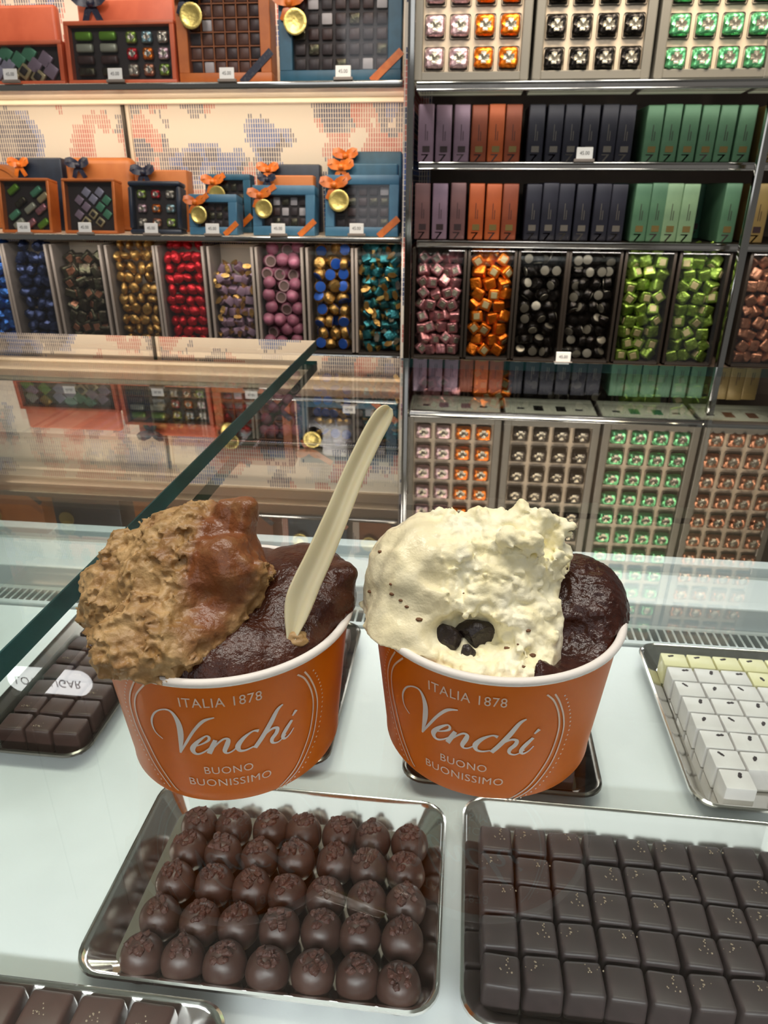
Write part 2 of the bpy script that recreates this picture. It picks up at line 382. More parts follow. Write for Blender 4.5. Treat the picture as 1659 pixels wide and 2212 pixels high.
# ------------------------------------------------------------------ steel trays
def rrect(sx, sy, r, n=6):
    pts = []
    for cx, cy, a0 in ((sx-r, sy-r, 0), (-sx+r, sy-r, 90), (-sx+r, -sy+r, 180), (sx-r, -sy+r, 270)):
        for k in range(n+1):
            a = R(a0+90*k/n); pts.append((cx+r*math.cos(a), cy+r*math.sin(a)))
    return pts
def tray(x0, x1, y0, y1, label, m='steel', hgt=0.012, slope=0.0125):
    sx, sy = (x1-x0)/2, (y1-y0)/2
    t = None
    bm = bmesh.new(); rings = []
    def ring(inset, z, r): rings.append([bm.verts.new((p[0], p[1], z)) for p in rrect(sx-inset, sy-inset, max(r, 0.002))])
    r0 = 0.013
    ring(slope+0.004, 0.0004, 0.004); ring(slope, 0.0004, 0.006); ring(slope-0.001, 0.0012, 0.007)
    ring(0.0035, hgt-0.0018, r0-0.002); ring(0.0022, hgt-0.0004, r0-0.001); ring(0.0012, hgt, r0); ring(0.0003, hgt-0.0006, r0); ring(0.0, hgt-0.0018, r0)
    ring(0.0006, hgt-0.0028, r0); ring(slope-0.0005, 0.0, 0.007); ring(slope+0.004, 0.0, 0.004)
    n = len(rings[0])
    for a in range(len(rings)-1):
        for i in range(n): bm.faces.new((rings[a][i], rings[a][(i+1) % n], rings[a+1][(i+1) % n], rings[a+1][i]))
    bm.faces.new(rings[0]); bm.faces.new(rings[-1][::-1])
    bmesh.ops.recalc_face_normals(bm, faces=bm.faces)
    o = obj('steel_tray', bm, M[m], None, True, ((x0+x1)/2, (y0+y1)/2, ZD)); me = o.data
    return tag(o, label, 'tray')
tray(-0.1545, 0.0040, 0.1735, 0.2835, 'polished steel tray holding the rows of round dark truffles')
tray(0.0120, 0.1850, 0.1725, 0.2905, 'polished steel tray holding dark squares sprinkled with nut crumbs at the front right')
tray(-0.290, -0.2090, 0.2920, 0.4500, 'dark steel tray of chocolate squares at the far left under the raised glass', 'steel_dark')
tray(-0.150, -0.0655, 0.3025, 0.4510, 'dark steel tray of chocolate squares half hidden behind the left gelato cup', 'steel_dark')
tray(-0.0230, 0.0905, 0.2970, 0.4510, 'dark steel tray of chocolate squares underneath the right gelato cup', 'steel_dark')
tray(0.1375, 0.2900, 0.2975, 0.4500, 'steel tray of white chocolate squares at the right')
tray(-0.260, -0.0795, 0.0600, 0.1700, 'steel tray cut by the bottom left corner of the photo')

ZT = ZD+0.0006
# round truffles with a ruffled tip
def truffle(seed):
    rnd = random.Random(seed)
    t = thing('truffle', 'x', 'truffle')
    bm = bmesh.new(); bmesh.ops.create_icosphere(bm, subdivisions=4, radius=1)
    off = Vector((seed*3.1, seed*1.7, 0))
    for v in bm.verts:
        p = v.co.copy(); z = p.z
        rr = 0.0095*(1+0.05*mnoise.noise(p*1.6+off)) * (1.0+0.05*max(0, -z))
        q = Vector((p.x*rr, p.y*rr, p.z*0.0102+0.0102))
        if q.z < 0.003: q.z = 0.0015+(q.z)*0.5
        rad = math.hypot(p.x, p.y)
        if z < -0.75: q.x *= 1+0.10*mnoise.noise(p*5+off); q.y *= 1+0.10*mnoise.noise(p*5+off)
        v.co = q
    zmin = min(v.co.z for v in bm.verts)
    for v in bm.verts: v.co.z -= zmin
    obj('shell', bm, M['ochoc'], t)
    bm = bmesh.new(); ztop = 0.0204-zmin
    for k in range(13):
        a = 2*PI*k/13+rnd.uniform(-.3, .3); r = rnd.uniform(0.0012, 0.0048)
        s = rnd.uniform(0.0011, 0.0019)
        rr = bmesh.ops.create_icosphere(bm, subdivisions=2, radius=s)
        d = Vector((r*math.cos(a), r*math.sin(a), ztop-0.0003-(r/0.0095)**2*0.0052+rnd.uniform(-.0003, .0004)))
        for v in rr['verts']:
            n = 1+0.5*mnoise.noise(v.co*900+off*k); v.co = Vector((v.co.x*n*1.2, v.co.y*n, v.co.z*n*0.9)) + d
    obj('ruffled_tip', bm, M['ruff'], t)
    return t
protos = [truffle(i) for i in range(4)]
used = 0
ROWN = ['front', 'second', 'middle', 'fourth', 'back']
ys = [0.1915, 0.2085, 0.2270, 0.2450, 0.2635]
ys = [0.1855, 0.2035, 0.2215, 0.2395, 0.2560]
for r in range(5):
    x0 = -0.1258+0.0003*r; dx = (-0.0138-x0)/6 if r else (-0.0122-(-0.1245))/6
    for k in range(7):
        lab = 'round dark truffle, %s from the left in the %s row of the steel truffle tray' % (ORD[k], ROWN[r])
        loc = (x0+dx*k+random.uniform(-.0006, .0006), ys[r]+random.uniform(-.0007, .0007)+0.0006*k/6, ZT)
        p = protos[(r*7+k*3) % 4]
        if used < 4 and p['label'] == 'x':
            p.location = loc; p.rotation_euler = (0, 0, random.uniform(0, 6)); p['label'] = lab; p['group'] = 'truffles on the steel tray'; used += 1
        else: copy_tree(p, None, loc, (R(random.uniform(-5, 5)), R(random.uniform(-5, 5)), random.uniform(0, 6)), lab, 'truffles on the steel tray')

# squares
def square_choc(seed, m, sx=0.0155, sy=0.0150, sz=0.0165, crumbs=True, cm='crumb', bev=0.0018):
    rnd = random.Random(seed)
    t = thing('chocolate_square', 'x', 'chocolate')
    bm = bmesh.new(); add_box(bm, (-sx/2, -sy/2, 0), (sx/2, sy/2, sz), bev, 3)
    for v in bm.verts:
        v.co += Vector((1, 1, 0.4))*0.00035*mnoise.noise(v.co*160+Vector((seed, 0, 0)))
        v.co.z = max(0, v.co.z)
        k = (1-v.co.z/sz)*0.0007; v.co.x += math.copysign(k, v.co.x); v.co.y += math.copysign(k, v.co.y)
    obj('body', bm, M[m], t)
    if crumbs:
        bm = bmesh.new(); cx, cy = rnd.uniform(-.004, .004), rnd.uniform(-.004, .004)
        for k in range(9):
            s = rnd.uniform(0.00022, 0.0005); rr = bmesh.ops.create_icosphere(bm, subdivisions=1, radius=s)
            bmesh.ops.translate(bm, verts=rr['verts'], vec=(cx+rnd.gauss(0, .0018), cy+rnd.gauss(0, .0014), sz+0.0001))
        obj('nut_crumbs', bm, M[cm], t)
    return t
class Proto:
    def __init__(s, items): s.items = items; s.free = list(items)
    def place(s, loc, rot, label, group, which=None):
        p = s.items[which % len(s.items)] if which is not None else random.choice(s.items)
        if p in s.free:
            s.free.remove(p); p.location = loc; p.rotation_euler = rot; p['label'] = label; p['group'] = group; return p
        return copy_tree(p, None, loc, rot, label, group)
P = Proto([square_choc(i, 'cube_choc') for i in range(3)] + [square_choc(9, 'cube_choc', crumbs=False)])
yr = [0.1925, 0.2095, 0.2260, 0.2420, 0.2590]
for r in range(5):
    for k in range(9):
        lab = 'dark chocolate square, %s from the left in the %s row of the front right tray' % (ORD[k], ROWN[r])
        xx = 0.0290+0.01715*k+random.uniform(-.0004, .0004)
        if xx > 0.172: continue
        P.place((xx, yr[r]+0.0001*k+random.uniform(-.0004, .0004), ZT), (0, 0, R(random.uniform(-2.5, 2.5))), lab, 'chocolate squares on the front right tray', r*3+k)
# dark square trays further back
Q = Proto([square_choc(i+40, 'brown_choc', 0.0158, 0.0140, 0.0165, crumbs=(i == 1), bev=0.0016) for i in range(3)])
for r in range(8):
    for k in range(4):
        xx = -0.2260-0.0178*k; yy = 0.3115+0.0166*r
        if xx < -0.278: continue
        Q.place((xx, yy, ZT), (0, 0, R(random.uniform(-4, 4))), 'dark chocolate square, %s from the right in the %s row of the far left tray' % (ORD[k], ORD[r]), 'chocolate squares on the far left tray', r*2+k)
for r in range(7):
    for k in range(4):
        Q.place((-0.0835-0.0172*k+0.003, 0.3235+0.0172*r, ZT), (0, 0, R(random.uniform(-4, 4))), 'dark chocolate square, %s from the right, %s row of the tray behind left cup' % (ORD[k], ORD[r]), 'chocolate squares on the tray behind the left cup', r+k)
for r in range(7):
    for k in range(5):
        P.place((-0.0015+0.0172*k, 0.3180+0.0176*r, ZT), (0, 0, R(random.uniform(-2, 2))), 'dark chocolate square, %s from the left, %s row of the tray under right cup' % (ORD[k], ORD[r]), 'chocolate squares on the tray under the right cup', r+k)
# white squares with a cocoa fleck
def white_sq(seed, m):
    t = thing('white_chocolate_square', 'x', 'chocolate'); rnd = random.Random(seed)
    bm = bmesh.new(); add_box(bm, (-.0083, -.0073, 0), (.0083, .0073, 0.0165), 0.0010, 2); obj('body', bm, M[m], t)
    bm = bmesh.new(); cx, cy = rnd.uniform(-.003, .003), rnd.uniform(-.001, .004); a = rnd.uniform(0, 3)
    for k in range(5):
        rr = bmesh.ops.create_icosphere(bm, subdivisions=1, radius=rnd.uniform(.0007, .0012))
        d = (k-2)*0.0007
        for v in rr['verts']: v.co.z *= 0.3; v.co += Vector((cx+d*math.cos(a)+rnd.uniform(-.0003, .0003), cy+d*math.sin(a), 0.0166))
    obj('cocoa_fleck', bm, M['speck'], t); return t
Wq = Proto([white_sq(i, 'white_choc') for i in range(4)]); Yq = Proto([white_sq(i+7, 'yell_choc') for i in range(2)])
for r in range(8):
    for k in range(7):
        pr = Yq if (r == 7 or (r == 6 and k >= 3)) else Wq
        xx = 0.1575+0.0176*k+(7-r)*0.0010*0.9; yy = 0.3135+0.0156*r
        if r == 0 and k > 0: continue
        if xx > 0.270: continue
        pr.place((xx, yy, ZT), (0, 0, R(random.uniform(-2, 2))), 'white chocolate square with cocoa fleck, %s from the left in the %s row' % (ORD[k], ORD[r]), 'white squares on the right tray', r+k*2)
# crumbly brown pieces in the corner tray
Bp = Proto([square_choc(i+60, 'brown_choc', 0.018, 0.018, 0.014) for i in range(2)])
for k in range(7):
    for r in range(3):
        Bp.place((-0.240+0.0215*k, 0.1560-0.021*r, ZT), (0, 0, 0), 'crumbly brown chocolate piece, %s from the left, %s row of the corner tray' % (ORD[k], ORD[r]), 'pieces on the corner tray', k+r)

# ------------------------------------------------------------------ gelato cups
RT, RB, HC = 0.0392, 0.0343, 0.0486
CUPS = {'L': Vector((-0.0711, 0.1857, 0)), 'R': Vector((0.0144, 0.1964, 0))}
STROKES = [  # script word, (angle, height in mm, width in mm)
 [(-0.269,24.3,.35),(-0.330,26.4,.5),(-0.339,30.2,.7),(-0.291,34.1,.6),(-0.219,36.5,.5),(-0.149,37.1,.7),(-0.109,35.4,1.1),(-0.088,31.7,1.7),(-0.097,26.6,1.7),(-0.132,20.1,.5)],
 [(-0.132,20.1,.5),(-0.060,24.9,.8),(0.027,30.4,.9),(0.109,34.1,1.0),(0.191,35.3,.4)],
 [(-0.020,23.3,.4),(0.055,24.6,.5),(0.119,26.3,.8),(0.128,27.7,.8),(0.102,28.0,.6),(0.029,25.4,1.2),(-0.017,22.7,1.6),(-0.008,20.9,1.2),(0.033,20.7,.7),(0.104,22.6,.5),(0.168,25.5,.4)],
 [(0.174,26.4,1.2),(0.142,23.7,1.5),(0.109,20.9,1.5)],
 [(0.117,21.4,.4),(0.180,24.7,.6),(0.237,26.6,.7),(0.270,26.3,1.1),(0.259,24.4,1.5),(0.234,21.9,1.3),(0.249,20.8,.7),(0.296,21.5,.5),(0.364,24.2,.4)],
 [(0.507,27.5,1.2),(0.461,27.9,.6),(0.388,26.0,1.2),(0.339,23.2,1.6),(0.349,21.2,1.1),(0.396,20.9,.7),(0.458,21.7,.5)],
 [(0.707,34.7,.5),(0.659,33.2,1.2),(0.597,28.7,1.6),(0.526,24.2,1.5),(0.468,21.0,1.4)],
 [(0.477,21.4,.4),(0.542,24.8,.6),(0.610,26.6,.8),(0.655,26.2,1.1),(0.649,24.5,1.4),(0.611,22.6,1.3),(0.615,20.9,.8),(0.667,20.4,.5),(0.732,22.1,.4)],
 [(0.787,26.8,1.0),(0.740,24.5,1.4),(0.704,22.1,1.3),(0.721,20.6,.8),(0.765,21.4,.5),(0.804,23.3,.4)],
 [(0.826,30.0,1.2),(0.791,28.4,.6)]]
OVAL_OUT = [(-0.393,45.3),(-0.502,38.5),(-0.564,32.3),(-0.574,24.8),(-0.536,18.3),(-0.469,10.6),(-0.356,3.7),(-0.333,2.4)]
OVAL_IN = [(-0.298,45.3),(-0.432,39.0),(-0.496,33.0),(-0.504,26.4),(-0.465,19.9),(-0.404,11.9),(-0.298,4.2),(-0.248,2.1)]
OVAL_RIN = [(0.834,43.4),(0.904,40.3),(0.974,34.2),(1.006,27.3),(0.983,18.4),(0.917,11.5),(0.812,4.9),(0.632,-0.2)]
OVAL_ROUT = [(0.899,43.1),(0.959,39.1),(1.027,32.6),(1.057,26.1),(1.035,16.9),(0.970,10.4),(0.850,4.0),(0.675,-0.3)]
def spline(pts, n=6):
    P_ = np.array(pts, float); out = []
    for i in range(len(P_)-1):
        p0 = P_[max(i-1, 0)]; p1 = P_[i]; p2 = P_[i+1]; p3 = P_[min(i+2, len(P_)-1)]
        for k in range(n):
            t = k/n; out.append(0.5*((2*p1)+(-p0+p2)*t+(2*p0-5*p1+4*p2-p3)*t*t+(-p0+3*p1-3*p2+p3)*t**3))
    out.append(P_[-1]); return np.array(out)
def make_cup(key, label, dth, dslope, dv):
    base = CUPS[key]; t = thing('gelato_cup', label, 'cup', base)
    def conept(th, v, lift):
        v2 = v+dv+dslope*(th-0.18); th2 = th+dth; r = RB+(RT-RB)*v2/1000/HC+lift
        return Vector((r*math.sin(th2), -r*math.cos(th2), v2/1000))
    bm = bmesh.new()
    prof = [(RB-0.0015, 0.0025), (RB-0.0008, 0.0002), (RB, 0.0), (RB+0.0003, 0.0006)] + [(RB+(RT-RB)*s/14+0.0, HC*s/14) for s in range(1, 14)] + [(RT-0.0002, HC-0.0012)]
    inner = [(RT-0.0010, HC-0.0012)] + [(RB-0.0008+(RT-RB)*s/6, 0.003+(HC-0.005)*s/6) for s in range(5, -1, -1)]
    rings = lathe(bm, prof+inner, 96); cap(bm, rings[-1], True); cap(bm, rings[0], False)
    bmesh.ops.recalc_face_normals(bm, faces=bm.faces)
    obj('cup_wall', bm, M['orange_cup'], t)
    bm = bmesh.new(); prof = [(RT+0.0003+0.0013*math.cos(a), HC-0.0003+0.0013*math.sin(a)) for a in [2*PI*k/12 for k in range(12)]]
    lathe(bm, prof, 96, close=True); bmesh.ops.recalc_face_normals(bm, faces=bm.faces)
    obj('rolled_rim', bm, M['paper_white'], t)
    lift = 0.00022
    def ribbon(bm, pts, widths):
        # pts: (th, v); planar offset on the unrolled cone, then wrapped
        rm = 36.8; P2_ = np.array([(a*rm, b) for a, b in pts]); rows = []
        for i in range(len(P2_)):
            d = P2_[min(i+1, len(P2_)-1)]-P2_[max(i-1, 0)]; d = d/(np.linalg.norm(d)+1e-9); n = np.array((-d[1], d[0]))*widths[i]/2
            a, b = P2_[i]-n, P2_[i]+n; rows.append((bm.verts.new(conept(a[0]/rm, a[1], lift)), bm.verts.new(conept(b[0]/rm, b[1], lift))))
        for i in range(len(rows)-1): bm.faces.new((rows[i][0], rows[i+1][0], rows[i+1][1], rows[i][1]))
    bm = bmesh.new()
    for s in STROKES:
        q = spline(s, 7); ribbon(bm, q[:, :2], q[:, 2])
    bmesh.ops.recalc_face_normals(bm, faces=bm.faces)
    o = obj('script_print', bm, M['print_silver'], t, False)
    bm = bmesh.new()
    for line in (OVAL_OUT, OVAL_IN, OVAL_RIN, OVAL_ROUT):
        q = spline([(a, b, 0.55) for a, b in line], 8); ribbon(bm, q[:, :2], q[:, 2])
    for line, sgn in ((OVAL_OUT, -1), (OVAL_ROUT, 1)):
        q = spline([(a+sgn*0.065*min(1, abs(b-0)/6+0.6), b, 0) for a, b in line], 40); acc = 0
        for i in range(1, len(q)):
            acc += math.hypot((q[i][0]-q[i-1][0])*36.8, q[i][1]-q[i-1][1])
            if acc > 1.75:
                acc = 0; ring = [bm.verts.new(conept(q[i][0]+0.32*math.cos(2*PI*k/8)/36.8, q[i][1]+0.32*math.sin(2*PI*k/8), lift)) for k in range(8)]; bm.faces.new(ring)
    bmesh.ops.recalc_face_normals(bm, faces=bm.faces)
    obj('oval_border_print', bm, M['print_white'], t, False)
    for body, size, th0, v0, width, slope, th1 in (('ITALIA 1878', 5.0, 0.248, 39.2, 0.598, 0.2, 0), ('BUONO', 4.3, 0.244, 12.2, 0.399, 0.0, 0), ('BUONISSIMO', 4.3, 0.243, 6.9, 0.698, 0.1, 0)):
        me = text_mesh(body, size, 0.0, 0.0, 1.08); b2 = bmesh.new(); b2.from_mesh(me); bpy.data.meshes.remove(me)
        bmesh.ops.triangulate(b2, faces=b2.faces)
        xs = [v.co.x for v in b2.verts]; k = width*36.8/(max(xs)-min(xs)); mid = (max(xs)+min(xs))/2
        for v in b2.verts:
            th = th0+(v.co.x-mid)*k/36.8; vv = v0+v.co.y*1.0+slope*(th-th0); v.co = conept(th, vv, lift)
        obj('capital_letters_print', b2, M['print_white'], t, False)
    return t
make_cup('L', 'orange paper cup with tan and chocolate gelato and a spoon, left of the two', 0.0, 0.0, 0.0)
make_cup('R', 'orange paper cup with white cream and dark chocolate gelato, right of the two', -0.475, -0.70, -0.42)

# ---- gelato: signed-distance solids turned into meshes
def vnoise(P_, seed=0):
    Pi = np.floor(P_).astype(np.int64); F = P_-Pi; F = F*F*(3-2*F)
    def h(i, j, k):
        n = (i*374761393+j*668265263+k*2147483647+seed*1013904223) & 0xffffffff
        n = ((n ^ (n >> 13))*1274126177) & 0xffffffff
        return ((n ^ (n >> 16)) & 0xffff)/32767.5-1
    i, j, k = Pi[..., 0], Pi[..., 1], Pi[..., 2]; fx, fy, fz = F[..., 0], F[..., 1], F[..., 2]
    c00 = h(i, j, k)*(1-fx)+h(i+1, j, k)*fx; c10 = h(i, j+1, k)*(1-fx)+h(i+1, j+1, k)*fx
    c01 = h(i, j, k+1)*(1-fx)+h(i+1, j, k+1)*fx; c11 = h(i, j+1, k+1)*(1-fx)+h(i+1, j+1, k+1)*fx
    return (c00*(1-fy)+c10*fy)*(1-fz)+(c01*(1-fy)+c11*fy)*fz
def fbm(P_, scale, octv=3, seed=0, ridged=False):
    s = 0; a = 1.0; tot = 0
    for o in range(octv):
        n = vnoise(P_*scale*(2.03**o)+o*17.3, seed+o)
        if ridged: n = 1-2*np.abs(n)
        s = s+a*n; tot += a; a *= 0.5
    return s/tot
def ell(P_, c, r, rot=None):
    q = P_-np.array(c)
    if rot is not None: q = q @ np.array(Matrix(rot.to_matrix()) if hasattr(rot, 'to_matrix') else rot)
    r = np.array(r); k0 = np.linalg.norm(q/r, axis=-1); k1 = np.linalg.norm(q/(r*r), axis=-1)+1e-9
    return k0*(k0-1)/k1
def smin(a, b, k):
    h = np.clip(0.5+0.5*(b-a)/k, 0, 1); return b*(1-h)+a*h-k*h*(1-h)
def smax(a, b, k): return -smin(-a, -b, k)
def surface(fn, lo, hi, vox):
    """surface nets on the zero level of fn"""
    lo = np.array(lo); n = np.ceil((np.array(hi)-lo)/vox).astype(int)+1
    X, Y, Z = np.meshgrid(*[np.arange(n[i])*vox+lo[i] for i in range(3)], indexing='ij')
    D = fn(np.stack([X, Y, Z], -1)); ins = D < 0
    acc = np.zeros(tuple(n-1)+(3,)); cnt = np.zeros(tuple(n-1))
    for ax in range(3):
        for a in (0, 1):
            for b in (0, 1):
                sl0 = [None]*3; sl1 = [None]*3; oth = [i for i in range(3) if i != ax]
                sl0[ax] = slice(0, n[ax]-1); sl1[ax] = slice(1, n[ax])
                for o_, s_ in zip(oth, (a, b)):
                    sl0[o_] = slice(s_, n[o_]-1+s_); sl1[o_] = slice(s_, n[o_]-1+s_)
                d0 = D[tuple(sl0)]; d1 = D[tuple(sl1)]; cr = (d0 < 0) != (d1 < 0)
                t = np.where(cr, d0/(d0-d1+1e-12), 0)
                off = np.zeros(t.shape+(3,)); off[..., ax] = t
                off[..., oth[0]] = a; off[..., oth[1]] = b
                acc += off*cr[..., None]; cnt += cr
    act = cnt > 0; idx = -np.ones(act.shape, int); idx[act] = np.arange(act.sum())
    I = np.stack(np.nonzero(act), -1); V = lo+(I+acc[act]/cnt[act][:, None])*vox
    faces = []
    for ax in range(3):
        u, v = (ax+1) % 3, (ax+2) % 3
        sl0 = [slice(1, n[i]-1) for i in range(3)]; sl1 = [slice(1, n[i]-1) for i in range(3)]
        sl0[ax] = slice(0, n[ax]-1); sl1[ax] = slice(1, n[ax])
        a = ins[tuple(sl0)]; b = ins[tuple(sl1)]; E = np.stack(np.nonzero(a != b), -1); fl = a[a != b]
        o_ = np.ones(3, int); o_[ax] = 0; E = E+o_
        du = np.zeros(3, int); du[u] = 1; dv = np.zeros(3, int); dv[v] = 1
        q = [idx[tuple((E-du-dv).T)], idx[tuple((E-dv).T)], idx[tuple(E.T)], idx[tuple((E-du).T)]]
        Q_ = np.stack(q, -1); Q_[~fl] = Q_[~fl][:, ::-1]; faces.append(Q_)
    return V, np.concatenate(faces)
def sdf_obj(name, fn, lo, hi, vox, m, origin, label=None, cat=None, parent=None, attr=None, relax=1):
    V, F = surface(fn, lo, hi, vox)
    me = bpy.data.meshes.new(name); me.from_pydata((V-np.array(origin)).tolist(), [], F.tolist()); me.validate(); me.materials.append(m); me.shade_smooth()
    if attr is not None:
        a = me.attributes.new('mixv', 'FLOAT', 'POINT')
        if len(me.vertices) == len(V): a.data.foreach_set('value', attr(V).astype(np.float32))
    o = bpy.data.objects.new(name, me); COL.objects.link(o); o.location = origin
    if label: tag(o, label, cat)
    return o
def gelato_mat(name, c1, c2, c3=None, rough=0.4, nscale=200, bump=0.4, bscale=900, sss=0.0, spec=0.5, rough2=None):
    m, nt, b = nmat(name); N = nt.nodes; L = nt.links
    tc = N.new('ShaderNodeTexCoord'); n = N.new('ShaderNodeTexNoise'); n.inputs['Scale'].default_value = nscale; n.inputs['Detail'].default_value = 5
    r = N.new('ShaderNodeValToRGB'); r.color_ramp.elements[0].position = 0.38; r.color_ramp.elements[1].position = 0.62
    r.color_ramp.elements[0].color = lin(c1); r.color_ramp.elements[1].color = lin(c2)
    L.new(tc.outputs['Object'], n.inputs['Vector']); L.new(n.outputs['Fac'], r.inputs['Fac'])
    colo = r.outputs['Color']; b.inputs['Roughness'].default_value = rough
    if c3:
        at_ = N.new('ShaderNodeAttribute'); at_.attribute_name = 'mixv'
        n2 = N.new('ShaderNodeTexNoise'); n2.inputs['Scale'].default_value = nscale*0.8; n2.inputs['Detail'].default_value = 4
        L.new(tc.outputs['Object'], n2.inputs['Vector'])
        ad = N.new('ShaderNodeMath'); ad.operation = 'MULTIPLY_ADD'; ad.inputs[1].default_value = 1.1; L.new(n2.outputs['Fac'], ad.inputs[0])
        sb = N.new('ShaderNodeMath'); sb.operation = 'SUBTRACT'; sb.inputs[1].default_value = 0.55; sb.use_clamp = True
        L.new(at_.outputs['Fac'], ad.inputs[2]); L.new(ad.outputs[0], sb.inputs[0])
        mx = N.new('ShaderNodeMix'); mx.data_type = 'RGBA'; L.new(sb.outputs[0], mx.inputs[0]); L.new(colo, mx.inputs[6]); mx.inputs[7].default_value = lin(c3); colo = mx.outputs[2]
        if rough2 is not None:
            mr = N.new('ShaderNodeMapRange'); mr.inputs[3].default_value = rough; mr.inputs[4].default_value = rough2
            L.new(sb.outputs[0], mr.inputs[0]); L.new(mr.outputs[0], b.inputs['Roughness'])
    L.new(colo, b.inputs['Base Color']); b.inputs['Specular IOR Level'].default_value = spec
    n3 = N.new('ShaderNodeTexNoise'); n3.inputs['Scale'].default_value = bscale; n3.inputs['Detail'].default_value = 3
    bp = N.new('ShaderNodeBump'); bp.inputs['Strength'].default_value = bump; bp.inputs['Distance'].default_value = 0.0006
    L.new(tc.outputs['Object'], n3.inputs['Vector']); L.new(n3.outputs['Fac'], bp.inputs['Height']); L.new(bp.outputs['Normal'], b.inputs['Normal'])
    if sss:
        b.inputs['Subsurface Weight'].default_value = sss; b.inputs['Subsurface Radius'].default_value = (1, .8, .5); b.inputs['Subsurface Scale'].default_value = 0.002
    return m
M['g_tan'] = gelato_mat('tan_gelato', '9A7848', 'C09E6C', '7C4826', 0.5, 170, 0.5, 900, rough2=0.3)
M['g_choc'] = gelato_mat('chocolate_gelato', '3C1C10', '4A2617', None, 0.22, 260, 0.55, 1000, spec=0.4)
M['g_choc2'] = gelato_mat('dark_chocolate_gelato', '321710', '3E2017', None, 0.2, 260, 0.55, 1000, spec=0.45)
M['g_cream'] = gelato_mat('cream_gelato', 'FFF6C8', 'FFFBDE', 'F6ECC4', 0.5, 120, 0.3, 1100, sss=0.0, rough2=0.22)
M['g_chunk'] = mat('dark_chunk', '1E1513', 0.4, c2='2A201E', nscale=150, bump=0.4, bscale=500)

def cup_clip(P_, base, inset=0.0012):
    z = P_[..., 2]-base.z; r = np.hypot(P_[..., 0]-base.x, P_[..., 1]-base.y)
    rin = RB-inset+(RT-RB)*z/HC
    return np.where(z < HC-0.0003, r-rin, -1.0)        # only bites below the rim
def hit(fn, x, y, out=0.0):
    d = ray(x, y).normalized(); ts = np.arange(0.12, 0.36, 0.0004)
    P_ = np.array((0, 0, H))+ts[:, None]*np.array(d); v = fn(P_)
    k = np.argmax(v < 0) if (v < 0).any() else int(np.argmin(v))
    return P_[k]-np.array(d)*out
vox = 0.00058
# --- left cup
b = CUPS['L']; YL = b.y
def pL(x, y, dy=0.0): return np.array(at(x, y, YL+dy))
def choc_left(P_):
    d = ell(P_, (b.x+0.0003, b.y+0.0005, HC-0.004), (0.0386, 0.0384, 0.0140))
    d = smin(d, ell(P_, pL(655, 1262, 0.010), (0.0155, 0.018, 0.0115)), 0.010)
    d = smin(d, ell(P_, pL(712, 1285, 0.004), (0.0065, 0.011, 0.0065)), 0.006)
    d = smin(d, ell(P_, pL(744, 1238, 0.006), (0.0035, 0.004, 0.0026)), 0.003)
    # ploughed furrow beside the spoon
    d = d-0.0009*fbm(P_, 120, 2, 5)-0.00012*fbm(P_, 700, 1, 9)-0.00020*fbm(P_*np.array((1.6, .6, 1.)), 300, 2, 6, True)
    return smax(d, cup_clip(P_, b), 0.001)
o = sdf_obj('chocolate_gelato', choc_left, (b.x-0.05, b.y-0.048, 0.028), (b.x+0.055, b.y+0.05, 0.095), vox, M['g_choc'], (b.x, b.y, HC), 'smooth dark brown chocolate gelato the spoon is stuck in', 'gelato')
def seg_sd(P_, a, c_, r0, r1):
    a = np.array(a); c_ = np.array(c_); ba = c_-a; h = np.clip(((P_-a)@ba)/(ba@ba), 0, 1)
    return np.linalg.norm(P_-a-h[..., None]*ba, axis=-1)-(r0+(r1-r0)*h)
FRONT = [(hit(choc_left, x, y, o_), r) for x, y, r, o_ in ((505, 1300, .0050, 0), (465, 1335, .0060, .001), (425, 1365, .0062, .001), (385, 1395, .0058, .001), (345, 1420, .0048, 0), (400, 1320, .0100, -.001), (350, 1360, .0100, -.001), (300, 1395, .0085, .001), (275, 1420, .0055, .003))]
